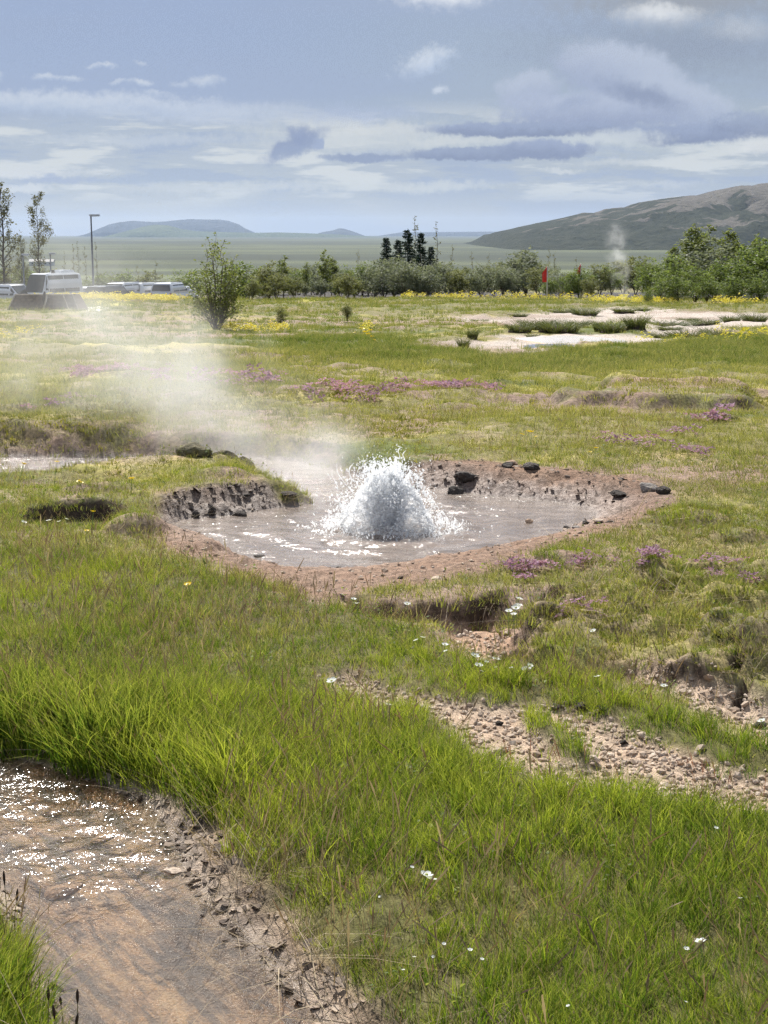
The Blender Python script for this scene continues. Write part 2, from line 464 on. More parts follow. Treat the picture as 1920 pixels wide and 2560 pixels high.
def terrain(x, y):
    """height of the ground and the masks used for colour and planting"""
    x = np.asarray(x, float)
    y = np.asarray(y, float)
    r = np.hypot(x, y)
    m = {}
    z = base_z(y)
    near = r < 135
    # undulation and hummocks
    amp = np.clip(0.03 + 0.002 * (r - 8), 0.02, 0.10)
    z = z + fbm(x, y, 0.35, 3, 21) * amp * near
    z = z + fbm(x, y, 2.2, 3, 31) * 0.018 * (r < 40)
    hum = np.clip(fbm(x, y, 1.1, 4, 41, .6), 0, 1)
    z = z + hum * np.clip((r - 9) / 6, 0, 1) * 0.15 * near
    for R, h, w in ((MOUND, .06, .10), (MIDBANK, .15, .24), (LEFTBANK, .07, .16), (LEFTBANK2, .06, .16), (LUSH, 0.015, .1)):
        d = R.sdf(x, y)
        z = z + h * smooth((w * .3 - d) / w)
        m[R] = d
    for cx, cy, rr, h in DOMES:
        z = z + bump_field(x, y, cx, cy, rr, rr * .8, h)
    z = z + np.where(m[MOUND] < 0.1, np.clip(fbm(x, y, 3.6, 4, 51, .6), -.4, 1) * .11 - .05 * sstep(-np.abs(fbm(x, y, 2.6, 3, 55)), -.10, -.0), 0)
    for R, h, w in ((DITCH, -.10, .10), (GULLY, -.06, .15), (HOLLOW, -.12, .11), (GRAVEL, -.03, .14), (GRAVEL2, -.02, .14)):
        d = R.sdf(x, y)
        z = z + h * smooth((w * .5 - d) / w)
        m[R] = d
    m['islet'] = ISLET.sdf(x, y)
    z = z + .05 * smooth((.04 - m['islet']) / .08)
    z = z + np.where(m[GRAVEL] < .05, fbm(x, y, 14, 3, 61) * .012, 0)
    # brook and pool
    db = BROOK.sdf(x, y)
    bz = BROOK_Z + np.where(db > 0, db * .30 + .0 + np.clip(fbm(x, y, 12, 3, 71), -1, 1) * .022 * np.clip(db / .06, 0, 1), np.maximum(db * .35, -.035))
    bz = bz + np.where(db < 0, np.clip(fbm(x * 1.0 + y * .3, y * .5, 6, 3, 73), -1, 1) * .01, 0)
    z = np.where(db < 1.2, np.minimum(z, bz), z)
    dp = POOL.sdf(x, y)
    sl = np.full_like(x, .5)
    nb = dp < 2.2
    sl[nb] = slope_field(x[nb], y[nb])
    rough = fbm(x, y, 7, 4, 81, .6) * .05 + np.abs(fbm(x, y, 18, 3, 83)) * .012
    pz = POOL_Z + np.where(dp > 0, dp * sl + rough * np.clip(dp / .1, 0, 1) * np.clip(sl / .5, .25, 1), np.maximum(dp * .5, -.06))
    pz = np.where(dp > .04, pz + .009 * np.sin(pz * 190 + 5 * fbm(x, y, 3, 2, 87)) * np.clip(sl / .5, 0, 1), pz)
    z = np.where(dp < 2.0, np.minimum(z, pz), z)
    m['brook'], m['pool'] = db, dp
    m['brook_bare'] = BROOK_BARE.sdf(x, y)
    m['pool_bare'] = POOL_BARE.sdf(x, y)
    m['silica'] = SILICA.sdf(x, y)
    m['puddle'] = SINTER_PUDDLE.sdf(x, y)
    m['vent'] = VENT.sdf(x, y)
    z = z - .06 * smooth((.1 - m['silica']) / .4)
    z = z - .04 * smooth((.05 - m['puddle']) / .3) - .10 * smooth((.05 - m['vent']) / .2)
    z = z - 0.95 * sstep(y, 80, 86) * sstep(-y, -260, -150) * sstep(-x, 7.0, 9.5)
    m['park'] = CARPARK.sdf(x, y)
    m['hum'] = hum
    m['r'] = r
    m['strm'] = sstep(-m['pool'], -.34, -.12) * sstep(-x, 1.0, 1.4) * sstep(y, 9.4, 9.7) * sstep(-y, -11.0, -10.7)
    m['bn'] = fbm(x, y, 7, 2, 77)
    return z, m

def gz(x, y):
    return float(terrain(np.array([x]), np.array([y]))[0][0])

def bare_of(m):
    """1 where nothing grows"""
    b = sstep(-m['brook_bare'] + .03 * m['bn'], -.13, -.07)
    b = np.maximum(b, sstep(-m['pool_bare'], -.03, .04))
    b = np.maximum(b, sstep(-m['brook'], -.06, 0))
    b = np.maximum(b, sstep(-m['pool'], -.05, 0))
    b = np.maximum(b, m['strm'])
    g = np.maximum(sstep(-m[GRAVEL], -.05, .06), sstep(-m[GRAVEL2], -.04, .05))
    g = g * (1 - sstep(-m['islet'], -.03, .03))
    b = np.maximum(b, g)
    b = np.maximum(b, sstep(-m[GULLY], -.04, .05))
    b = np.maximum(b, .85 * sstep(-m[DITCH], -.0, .07))
    b = np.maximum(b, .8 * sstep(-m[HOLLOW], .0, .08))
    b = np.maximum(b, .97 * sstep(-m['silica'], -.3, .4))
    b = np.maximum(b, sstep(-m['park'], -.2, .2))
    return b, g

# ------------------------------------------------------------------ mesh helpers
def mesh_np(name, V, F4=None, F3=None, smooth_shade=False):
    me = bpy.data.meshes.new(name)
    V = np.asarray(V, np.float32).reshape(-1, 3)
    F4 = np.zeros((0, 4), np.int32) if F4 is None else np.asarray(F4, np.int32).reshape(-1, 4)
    F3 = np.zeros((0, 3), np.int32) if F3 is None else np.asarray(F3, np.int32).reshape(-1, 3)
    me.vertices.add(len(V))
    me.vertices.foreach_set('co', V.ravel())
    loops = np.concatenate([F4.ravel(), F3.ravel()]).astype(np.int32)
    me.loops.add(len(loops))
    me.loops.foreach_set('vertex_index', loops)
    n = len(F4) + len(F3)
    me.polygons.add(n)
    st = np.concatenate([np.arange(len(F4)) * 4, len(F4) * 4 + np.arange(len(F3)) * 3]).astype(np.int32)
    me.polygons.foreach_set('loop_start', st)
    me.polygons.foreach_set('use_smooth', np.full(n, smooth_shade))
    me.update(calc_edges=True)
    me.validate()
    return me

def attr_f(me, name, vals):
    a = me.attributes.new(name, 'FLOAT', 'POINT')
    a.data.foreach_set('value', np.asarray(vals, np.float32))

def attr_c(me, name, rgb):
    a = me.attributes.new(name, 'FLOAT_COLOR', 'POINT')
    c = np.ones((len(rgb), 4), np.float32)
    c[:, :3] = rgb
    a.data.foreach_set('color', c.ravel())

def put(name, me, mats=None, parent=None, label=None, cat=None, group=None, kind=None, loc=None, rot=None):
    o = bpy.data.objects.new(name, me)
    COL.objects.link(o)
    if mats is not None and me is not None and not me.materials:
        for mt in (mats if isinstance(mats, (list, tuple)) else [mats]):
            me.materials.append(mt)
    if parent is not None:
        o.parent = parent
    if loc is not None:
        o.location = loc
    if rot is not None:
        o.rotation_euler = rot
    for kk, v in (('label', label), ('category', cat), ('group', group), ('kind', kind)):
        if v:
            o[kk] = v
    return o

def root(name, loc, label, cat, group=None, rz=0.0):
    return put(name, None, None, None, label, cat, group, None, loc, (0, 0, rz))

def copy_tree(o, loc=None, rz=None, scale=None, label=None, group=None, parent=None):
    c = o.copy()
    COL.objects.link(c)
    c.parent = parent
    if loc is not None:
        c.location = loc
    if rz is not None:
        c.rotation_euler = (0, 0, rz)
    if scale is not None:
        c.scale = scale if isinstance(scale, tuple) else (scale,) * 3
    if label:
        c['label'] = label
    if group:
        c['group'] = group
    for ch in o.children:
        copy_tree(ch, parent=c)
    return c

class MB:
    """collects boxes, tubes and prisms into one mesh"""
    def __init__(self):
        self.v, self.f = [], []
    def add(self, vs, fs):
        b = len(self.v)
        self.v += [tuple(p) for p in vs]
        self.f += [tuple(i + b for i in f) for f in fs]
        return self
    def box(self, x0, x1, y0, y1, z0, z1, taper=0.0):
        t = taper
        vs = [(x0, y0, z0), (x1, y0, z0), (x1, y1, z0), (x0, y1, z0), (x0 + t, y0 + t, z1), (x1 - t, y0 + t, z1), (x1 - t, y1 - t, z1), (x0 + t, y1 - t, z1)]
        return self.add(vs, [(0, 3, 2, 1), (4, 5, 6, 7), (0, 1, 5, 4), (1, 2, 6, 5), (2, 3, 7, 6), (3, 0, 4, 7)])
    def tube(self, pts, radii, n=6, cap=True):
        pts = [Vector(p) for p in pts]
        vs, fs = [], []
        for i, p in enumerate(pts):
            d = (pts[min(i + 1, len(pts) - 1)] - pts[max(i - 1, 0)]).normalized()
            a = d.orthogonal().normalized()
            b = d.cross(a)
            for j in range(n):
                t = 2 * PI * j / n
                vs.append(p + (a * math.cos(t) + b * math.sin(t)) * radii[i])
        for i in range(len(pts) - 1):
            for j in range(n):
                k2 = (j + 1) % n
                fs.append((i * n + j, i * n + k2, (i + 1) * n + k2, (i + 1) * n + j))
        if cap:
            fs.append(tuple(range(n))[::-1])
            fs.append(tuple((len(pts) - 1) * n + j for j in range(n)))
        return self.add(vs, fs)
    def mesh(self, name, smooth_shade=False):
        me = bpy.data.meshes.new(name)
        me.from_pydata(self.v, [], self.f)
        me.validate()
        if smooth_shade:
            me.polygons.foreach_set('use_smooth', np.full(len(me.polygons), True))
        me.update()
        return me

# ------------------------------------------------------------------ materials
def mat(name):
    m = bpy.data.materials.new(name)
    m.use_nodes = True
    N = NT(m.node_tree)
    out = N('ShaderNodeOutputMaterial')
    return m, N, out

def simple(name, col, rough=0.6, spec=0.4, metal=0.0, vary=0.12, scale=8.0, bump=0.0, coat=0.0):
    m, N, out = mat(name)
    tc = N('ShaderNodeTexCoord')
    n = N.noise(tc.outputs['Object'], scale, 5, 0.6)
    c = N.mix(N.rng(n, .3, .7), tuple(v * (1 - vary) for v in col), tuple(min(1, v * (1 + vary)) for v in col))
    p = N('ShaderNodeBsdfPrincipled', {'Base Color': c, 'Roughness': rough, 'Specular IOR Level': spec, 'Metallic': metal, 'Coat Weight': coat})
    if bump:
        b = N('ShaderNodeBump', {'Strength': bump, 'Distance': 0.02, 'Height': n})
        N.link(b.outputs[0], p.inputs['Normal'])
    N.link(p.outputs[0], out.inputs[0])
    return m

def leaf_mat(name, ca, cb, trans=0.45, rough=0.5, tip=None, spec=0.3, patch=None, hue=0.0):
    """foliage: colour varies per clump (tint of the instance), along the blade and from place to place"""
    m, N, out = mat(name)
    tint = N('ShaderNodeAttribute', attribute_name='tint', attribute_type='INSTANCER').outputs['Fac']
    bl = N('ShaderNodeAttribute', attribute_name='blade').outputs['Fac']
    geo = N('ShaderNodeNewGeometry')
    n = N.noise(geo.outputs['Position'], 2.3, 3, 0.6)
    f = N.math('ADD', N.math('MULTIPLY', tint, 0.7), N.math('MULTIPLY', N.math('SUBTRACT', n, 0.5), 0.9), clamp=False)
    f = N.math('ADD', f, N.math('MULTIPLY', N.math('SUBTRACT', bl, 0.5), 0.85), clamp=True)
    c = N.mix(f, ca, cb)
    if tip:
        tp = N('ShaderNodeAttribute', attribute_name='tip').outputs['Fac']
        c = N.mix(N.math('MULTIPLY', N.rng(tp, .45, 1.0), .7), c, tip)
    p = N('ShaderNodeBsdfPrincipled', {'Base Color': c, 'Roughness': rough, 'Specular IOR Level': spec})
    t = N('ShaderNodeBsdfTranslucent', {'Color': N.mix(1.0, c, (1.0, 1.0, 0.72), 'MULTIPLY')})
    ad = N('ShaderNodeMixShader', {0: trans, 1: p.outputs[0], 2: t.outputs[0]})
    N.link(ad.outputs[0], out.inputs[0])
    return m

# ground: colour comes from the surface itself (turf, mud, gravel, sinter), fine grain from noise
def ground_material():
    m, N, out = mat('meadow_ground')
    geo = N('ShaderNodeNewGeometry')
    pos = geo.outputs['Position']
    col = N('ShaderNodeAttribute', attribute_name='col').outputs['Color']
    wet = N('ShaderNodeAttribute', attribute_name='wet').outputs['Fac']
    grit = N('ShaderNodeAttribute', attribute_name='grit').outputs['Fac']
    n1 = N.noise(pos, 28, 6, 0.65)
    n2 = N.noise(pos, 150, 4, 0.6)
    n3 = N.noise(pos, 5, 5, 0.6)
    c = N.mix(N.rng(n1, .32, .68), N.mix(1.0, col, (.62, .60, .58), 'MULTIPLY'), N.mix(1.0, col, (1.36, 1.34, 1.30), 'MULTIPLY'))
    c = N.mix(N.rng(n2, .3, .7), N.mix(1.0, c, (.74, .74, .74), 'MULTIPLY'), N.mix(1.0, c, (1.2, 1.2, 1.2), 'MULTIPLY'))
    c = N.mix(N.rng(n3, .35, .65, 0, .3), c, N.mix(1.0, c, (1.15, .95, .85), 'MULTIPLY'))
    bed = N('ShaderNodeAttribute', attribute_name='bed').outputs['Fac']
    fl = N('ShaderNodeMapping', {'Vector': pos, 'Rotation': (0, 0, math.radians(-33)), 'Scale': (1, 1, 1)})
    fl2 = N.vmath('MULTIPLY', fl.outputs[0], (30.0, 5.0, 5.0))
    ns = N.noise(fl2, 1.0, 5, .68)
    c = N.mix(N.math('MULTIPLY', bed, N.rng(ns, .47, .60, 0, .85)), c, (.075, .064, .058))
    c = N.mix(N.math('MULTIPLY', bed, N.rng(ns, .46, .36, 0, .5)), c, (.46, .32, .18))
    h = N.math('ADD', N.math('MULTIPLY', n1, 0.65), N.math('MULTIPLY', n2, 0.35))
    bstr = N.math('ADD', N.math('MULTIPLY', grit, 0.55), 0.4)
    b = N('ShaderNodeBump', {'Strength': bstr, 'Distance': 0.02, 'Height': h})
    wv = N.math('MULTIPLY', wet, N.rng(n1, .35, .6, .35, 1))
    rough = N.rng(wv, 0, 1, .92, .22, smooth=False)
    p = N('ShaderNodeBsdfPrincipled', {'Base Color': c, 'Roughness': rough, 'Normal': b.outputs[0],
                                       'Specular IOR Level': N.rng(wet, 0, 1, .2, .6, smooth=False)})
    N.link(p.outputs[0], out.inputs[0])
    return m

# ------------------------------------------------------------------ ground
def lerp(a, b, t):
    t = t[:, None]
    return a * (1 - t) + b * t

def C(*c):
    return np.array(c, float)

HEATH_ZONES = []
def ground_colour(x, y, z, m, slope):
    r = m['r']
    n1 = fbm(x, y, .35, 4, 101)
    n2 = fbm(x, y, .9, 4, 111)
    n3 = fbm(x, y, 3.5, 4, 121)
    n4 = fbm(x * .35, y * 1.4, .5, 4, 131)
    col = np.tile(C(.185, .170, .068), (len(x), 1))
    col = lerp(col, C(.095, .125, .03), sstep(n1 + .4 * n3, -.05, .3))
    col = lerp(col, C(.37, .335, .095), sstep(n2 + .5 * n3, .02, .36) * .9)
    col = lerp(col, C(.26, .185, .155), sstep(n4 + .4 * n3 + .20 * (x < .5) * (y > 12), .12, .40) * .85)
    col = lerp(col, C(.33, .28, .17), sstep(fbm(x, y, 1.6, 3, 141), .28, .5) * .6)
    col = lerp(col, C(.085, .125, .025), sstep(-m['green'], -1, 1.2) * .85)
    mossy = np.maximum(sstep(-m[MOUND], -.05, .15), np.maximum(sstep(-m[LEFTBANK], -.2, .2), sstep(-LEFTBANK2.sdf(x, y), -.2, .2)))
    mossy = np.maximum(mossy, sstep(x, .9, 1.6) * sstep(-y, -9.6, -9.0) * .8)
    col = lerp(col, C(.245, .225, .075), mossy * sstep(n3, -.4, .2) * .85)
    col = lerp(col, C(.11, .125, .035), mossy * sstep(-n3 + .3 * n2, .0, .4) * .7)
    lush = sstep(-m[LUSH], -.05, .1)
    col = lerp(col, C(.085, .085, .028), lush * .85)
    # far meadow and plain
    fm = sstep(r, 38, 60)
    col = lerp(col, lerp(np.tile(C(.14, .14, .06), (len(x), 1)), C(.20, .17, .10), sstep(n4, 0, .35)), fm * .7)
    far = sstep(r, 120, 240)
    bands = fbm(x * .25, y, .0032, 4, 151)
    bands2 = fbm(x * .5, y, .012, 3, 161)
    pc = np.tile(C(.048, .066, .034), (len(x), 1))
    pc = lerp(pc, C(.095, .118, .056), sstep(bands + .5 * bands2, .12, .45))
    pc = lerp(pc, C(.032, .046, .026), sstep(-bands + .7 * bands2, .08, .30))
    pc = lerp(pc, C(.17, .21, .10), sstep(y, 850, 950) * sstep(-y, -1250, -1080) * sstep(bands2, -.25, .15) * .8)
    pc = lerp(pc, C(.035, .05, .03), sstep(y, 6000, 9000) * .8)
    col = lerp(col, pc * .78, far)
    # special patches
    col = lerp(col, C(.27, .21, .165), sstep(-m['brownp'], -.8, .8) * sstep(n3, -.25, .15) * .9)
    col = lerp(col, C(.45, .42, .10), np.maximum(sstep(-m['ym'], -.4, .4), sstep(-m['ym2'], -.4, .4)))
    col = lerp(col, C(.75, .74, .72), sstep(-m['whitep'], -.2, .2))
    # bare ground
    _, g = bare_of(m)
    tone = fbm(x, y, 1.3, 3, 171)
    shore = np.tile(C(.195, .140, .110), (len(x), 1))
    front = sstep(-y, -9.4, -7.7)
    shore = lerp(shore, C(.245, .168, .122), np.clip(front * .9 + tone * .3, 0, 1))
    backr = sstep(y, 9.2, 9.8) * sstep(x, .25, .8)
    shore = lerp(shore, C(.235, .145, .09), np.clip(backr * (.55 + tone), 0, 1) * sstep(m['pool'], .1, .25))
    shore = lerp(shore, C(.165, .128, .102), sstep(-x, .3, .6) * sstep(y, 8.6, 9.0) * .75)
    shore = lerp(shore, C(.20, .17, .155), sstep(-m['pool'], -.1, .04) * .8)
    mud = sstep(-m['pool_bare'], -.04, .05)
    mud = np.maximum(mud, sstep(-m['pool'], -.10, -.02))
    mud = np.maximum(mud, m['strm'] * .8)
    col = lerp(col, shore, mud)
    bm = sstep(-m['brook_bare'], -.14, -.05)
    bc = np.tile(C(.29, .225, .165), (len(x), 1))
    bc = lerp(bc, C(.16, .12, .09), sstep(fbm(x, y, 9, 3, 181), .0, .4) * .8)
    bed = np.tile(C(.33, .225, .14), (len(x), 1))
    flow = x * .55 - y * .83
    cross = x * .83 + y * .55
    st = .6 * fbm(cross * 9, flow * 1.6, 1.0, 4, 191) + .6 * fbm(cross * 26, flow * 3.2, 1.0, 4, 195)
    bed = lerp(bed, C(.13, .105, .09), sstep(st, .0, .35) * .85)
    bed = lerp(bed, C(.44, .29, .15), sstep(-st, .12, .4) * .6)
    bed = lerp(bed, C(.48, .25, .09), sstep(fbm(x, y, 3.2, 3, 201), .2, .45) * sstep(y, 3.6, 3.9) * .8)
    bc = lerp(bc, bed, sstep(-m['brook'], -.02, .02))
    col = lerp(col, bc, bm)
    col = lerp(col, C(.42, .33, .25), g)
    gl = np.maximum(sstep(-m[GULLY], -.05, .05), sstep(-m[DITCH], -.05, .03))
    col = lerp(col, C(.34, .235, .165), gl * .9)
    sil = sstep(-m['silica'] + .5 * fbm(x, y, .9, 4, 215), -.5, .35)
    sc = np.tile(C(.43, .39, .35), (len(x), 1))
    sc = lerp(sc, C(.30, .245, .205), sstep(fbm(x * .4, y, .5, 5, 211, .65), -.1, .25) * .85)
    sc = lerp(sc, C(.55, .36, .17), sstep(-m['puddle'], -.15, .2) * sstep(fbm(x * .3, y, .8, 3, 221), -.2, .2) * .8)
    sc = lerp(sc, C(.22, .21, .21), sstep(-m['vent'], -.05, .1))
    col = lerp(col, sc, sil)
    col = lerp(col, C(.055, .052, .05), sstep(-m['park'], -.3, .3))
    # cut banks and steep faces show raw earth
    earth = sstep(slope + .4 * n3, .95, 1.6) * (r < 40) * (1 - mud * .6) * (1 - sil)
    col = lerp(col, C(.085, .060, .044), earth)
    holl = sstep(-m[HOLLOW], -.03, .03)
    col = lerp(col, C(.06, .045, .033), holl * .9)
    wet = np.maximum(mud * sstep(-m['pool'], -.40, -.06) * (.25 + .3 * sstep(-front, -.7, .0)), bm * sstep(-m['brook'], -.13, -.02))
    wet = np.maximum(wet, np.maximum(sstep(-m['puddle'], 0, .3), sstep(-m['vent'], 0, .15)))
    grit = np.maximum(np.maximum(g, mud), bm)
    m['bed'] = bm * sstep(-m['brook'], -.03, .03)
    return np.clip(col, .01, .9), wet, grit

def full_masks(x, y, m):
    m['green'] = GREENBAND.sdf(x, y)
    m['brownp'] = BROWNPATCH.sdf(x, y)
    m['whitep'] = WHITEPATCH.sdf(x, y)
    m['ym'] = YELLOWMOSS.sdf(x, y)
    m['ym2'] = YELLOWMOSS2.sdf(x, y)
    return m

def build_ground():
    a_in = np.radians(np.arange(-23, 23.001, 0.125))
    a_l = np.radians(np.linspace(-180, -23.4, 46))
    ang = np.concatenate([a_l, a_in, -a_l[::-1][:-1]])
    rs = [0.6]
    while rs[-1] < 15500:
        r = rs[-1]
        if r < 2.2:
            st = .08
        elif r < 17:
            st = max(.02, .0034 * r)
        elif r < 130:
            st = .009 * r
        else:
            st = .035 * r
        rs.append(r + st)
    rs = np.array(rs)
    A, R = np.meshgrid(ang, rs)
    X, Y = (np.sin(A) * R).ravel(), (np.cos(A) * R).ravel()
    Z, m = terrain(X, Y)
    full_masks(X, Y, m)
    nr, na = R.shape
    Zg = Z.reshape(nr, na)
    dzr = np.gradient(Zg, axis=0) / np.gradient(R, axis=0)
    dza = np.gradient(Zg, axis=1) / (np.gradient(A, axis=1) * R)
    slope = np.hypot(dzr, dza).ravel()
    col, wet, grit = ground_colour(X, Y, Z, m, slope)
    V = np.stack([X, Y, Z], 1)
    V = np.concatenate([V, [[0, 0, 0]]])
    i = np.arange(nr * na).reshape(nr, na)
    q = np.stack([i[:-1, :], np.roll(i, -1, 1)[:-1, :], np.roll(i, -1, 1)[1:, :], i[1:, :]], -1).reshape(-1, 4)[:, ::-1]
    f3 = np.stack([np.full(na, nr * na), np.roll(i[0], -1), i[0]], 1)
    me = mesh_np('ground', V, q, f3, True)
    attr_c(me, 'col', np.concatenate([col, [[.1, .1, .04]]]))
    attr_f(me, 'wet', np.append(wet, 0))
    attr_f(me, 'bed', np.append(m['bed'], 0))
    attr_f(me, 'grit', np.append(grit, 0))
    put('ground', me, ground_material(), kind='structure', label='rough geothermal meadow running out to a green plain', cat='ground')
build_ground()

# ------------------------------------------------------------------ water
def water_material(name, body, clear, wave, fine, strength, dist=0.02, rough=0.04, quick=None):
    """shallow water: a glossy skin over a murky or clear body"""
    m, N, out = mat(name)
    geo = N('ShaderNodeNewGeometry')
    pos = geo.outputs['Position']
    n1 = N.noise(pos, wave, 3, 0.55)
    n2 = N.noise(pos, fine, 2, 0.6)
    h = N.math('ADD', N.math('MULTIPLY', n1, 0.7), N.math('MULTIPLY', n2, 0.3))
    if quick:
        yy = N('ShaderNodeSeparateXYZ', {0: pos}).outputs[1]
        patch = N.noise(pos, 3.0, 3, .6)
        strength = N.math('MULTIPLY', N.rng(N.math('ADD', yy, N.math('MULTIPLY', patch, 2.2)), quick[0], quick[1], quick[2], quick[3]), 1.0)
    b = N('ShaderNodeBump', {'Strength': strength, 'Distance': dist, 'Height': h})
    n3 = N.noise(N.vmath('MULTIPLY', pos, (1, 3, 1)), 5, 4, 0.6)
    c = N.mix(N.rng(n3, .3, .7), tuple(v * .72 for v in body), tuple(v * 1.25 for v in body))
    df = N('ShaderNodeBsdfDiffuse', {'Color': c})
    tr = N('ShaderNodeBsdfTransparent', {'Color': (.93, .92, .90, 1)})
    under = N('ShaderNodeMixShader', {0: clear, 1: df.outputs[0], 2: tr.outputs[0]})
    gl = N('ShaderNodeBsdfGlossy', {'Color': (1, 1, 1, 1), 'Roughness': rough, 'Normal': b.outputs[0]})
    fr = N('ShaderNodeFresnel', {'IOR': 1.33, 'Normal': b.outputs[0]})
    mx = N('ShaderNodeMixShader', {0: fr.outputs[0], 1: under.outputs[0], 2: gl.outputs[0]})
    N.link(mx.outputs[0], out.inputs[0])
    return m

GEY = G(992, 1322, POOL_Z)          # foot of the spout

def water_sheet(name, region, level, step, lo, hi, wavefn, material, label, cat, keep=0.10):
    xs = np.arange(lo[0], hi[0], step)
    ys = np.arange(lo[1], hi[1], step)
    X, Y = np.meshgrid(xs, ys)
    x, y = X.ravel(), Y.ravel()
    d = region.sdf(x, y)
    z = level + wavefn(x, y, d)
    i = np.arange(len(x)).reshape(X.shape)
    q = np.stack([i[:-1, :-1], i[:-1, 1:], i[1:, 1:], i[1:, :-1]], -1).reshape(-1, 4)
    q = q[(d[q] < keep).any(1)]
    used = np.unique(q)
    re = np.zeros(len(x), np.int64)
    re[used] = np.arange(len(used))
    me = mesh_np(name, np.stack([x, y, z], 1)[used], re[q], None, True)
    return put(name, me, material, kind='structure', label=label, cat=cat)

def pool_waves(x, y, d):
    r = np.hypot(x - GEY[0], (y - GEY[1]))
    rr = r + fbm(x, y, 2.5, 3, 301) * .10
    ring = np.sin(rr * 2 * PI / .30 - 1.0) * .0065 * np.exp(-((rr - .75) / .55) ** 2)
    chop = fbm(x, y, 9, 3, 311) * .020 * np.exp(-(r / .75) ** 2) + fbm(x, y, 16, 3, 317) * .006 * np.exp(-(r / 1.3) ** 2)
    rip = fbm(x * .6, y * 1.5, 7, 3, 321) * .0035
    return (ring + chop + rip) * np.clip(-d / .12 + .15, 0, 1)

def brook_waves(x, y, d):
    up = sstep(y, 3.45, 4.0)
    return (fbm(x, y, 16, 3, 331) * .0055 * (.25 + up) + fbm(x * .7 - y * .7, x * .2 + y * .2, 6, 3, 335) * .003) * np.clip(-d / .08 + .2, 0, 1)

pool_mat = water_material('pool_water', (.30, .245, .205), 0.30, 26, 70, 0.55, 0.015, 0.10, (10.3, 11.2, .62, 1.0))
brook_mat = water_material('brook_water', (.26, .19, .13), 0.90, 30, 62, 0.75, 0.014, 0.10, (4.1, 5.7, .04, .75))
water_sheet('pool_water', POOL, POOL_Z + .004, .016, (-3.6, 7.2), (1.9, 12.3), pool_waves, pool_mat, 'murky grey brown water of the hot spring pool', 'water')
water_sheet('brook_water', BROOK, BROOK_Z + .006, .012, (-2.0, 1.8), (.5, 4.9), brook_waves, brook_mat, 'shallow sparkling runoff brook in the near corner', 'water')
def flat_waves(x, y, d):
    return fbm(x, y, 3, 2, 341) * .002
sp_lo, sp_hi = SINTER_PUDDLE.lo, SINTER_PUDDLE.hi
spz = float(terrain(np.array([sum(v) / 2 for v in [(sp_lo[0], sp_hi[0])]]), np.array([(sp_lo[1] + sp_hi[1]) / 2]))[0][0])
water_sheet('sinter_puddle', SINTER_PUDDLE, spz + .03, .12, sp_lo - .3, sp_hi + .3, flat_waves,
            water_material('puddle_water', (.52, .42, .32), 0.35, 8, 30, 0.15, 0.01, 0.25), 'thin tan water film over the pale sinter flat', 'water', .05)
vl, vh = VENT.lo, VENT.hi
vz = float(terrain(np.array([(vl[0] + vh[0]) / 2]), np.array([(vl[1] + vh[1]) / 2]))[0][0])
water_sheet('vent_water', VENT, vz + .07, .10, vl - .2, vh + .2, flat_waves,
            water_material('vent_water', (.20, .21, .22), 0.3, 8, 30, 0.15, 0.01, 0.06), 'small grey hot spring eye in the sinter flat', 'water', .04)

# ------------------------------------------------------------------ hills
def hill_mat(name, ca, cb, cc, scale):
    m, N, out = mat(name)
    geo = N('ShaderNodeNewGeometry')
    pos = geo.outputs['Position']
    hgt = N('ShaderNodeAttribute', attribute_name='rock').outputs['Fac']
    n1 = N.noise(pos, scale, 6, 0.65)
    n2 = N.noise(pos, scale * 4.5, 6, 0.7)
    c = N.mix(N.rng(n2, .35, .65), ca, cb)
    f = N.rng(N.math('ADD', hgt, N.math('MULTIPLY', N.math('SUBTRACT', n1, .5), 2.2)), .44, .58)
    c = N.mix(f, c, N.mix(N.rng(n2, .3, .7), cc, tuple(v * 1.5 for v in cc)))
    bp = N('ShaderNodeBump', {'Strength': .8, 'Distance': .35 / scale, 'Height': n2})
    p = N('ShaderNodeBsdfPrincipled', {'Base Color': c, 'Roughness': .95, 'Specular IOR Level': .1, 'Normal': bp.outputs[0]})
    N.link(p.outputs[0], out.inputs[0])
    return m

def ridge(name, prof, dist, depth, material, label, rough, seed, front=.55, fscale=None):
    """a hill whose skyline runs through the given photo pixels at the given distance"""
    px = np.array([p[0] for p in prof], float)
    py = np.array([p[1] for p in prof], float)
    xs = (px - 960) / FPX * dist
    hs = CAM_H + (583 - py) / FPX * dist * 1.0
    n = 480
    X = np.linspace(xs[0], xs[-1], n)
    H = np.interp(X, xs, hs)
    t = np.linspace(-1, 1, 90)
    XX, TT = np.meshgrid(X, t)
    HH = np.tile(H, (len(t), 1))
    YY = dist + TT * depth
    base = -27.0
    shape = np.clip(1 - np.abs(TT) ** 1.5, 0, 1) ** (front)
    fs = fscale or 6.0 / depth
    nz = fbm(XX, YY, fs, 5, seed, .55)
    nr = np.abs(fbm(XX, YY * .5, fs * 2.5, 4, seed + 3))
    top = np.maximum(HH - base, 0)
    Z = base + top * np.clip(shape * (1 + rough * nz * (1 - shape) * 1.6) - rough * .5 * nr * (1 - shape) * shape * 2, 0, 1.0)
    Z += rough * np.minimum(top, 40) * .10 * (nr - .3) * shape
    i = np.arange(n * len(t)).reshape(len(t), n)
    q = np.stack([i[:-1, :-1], i[:-1, 1:], i[1:, 1:], i[1:, :-1]], -1).reshape(-1, 4)
    me = mesh_np(name, np.stack([XX.ravel(), YY.ravel(), Z.ravel()], 1), q, None, True)
    attr_f(me, 'rock', np.clip((Z - base) / max(1, top.max()) + .25 * nz, 0, 1).ravel() + .12 * (nr.ravel() - .3))
    return put(name, me, material, kind='structure', label=label, cat='hill')

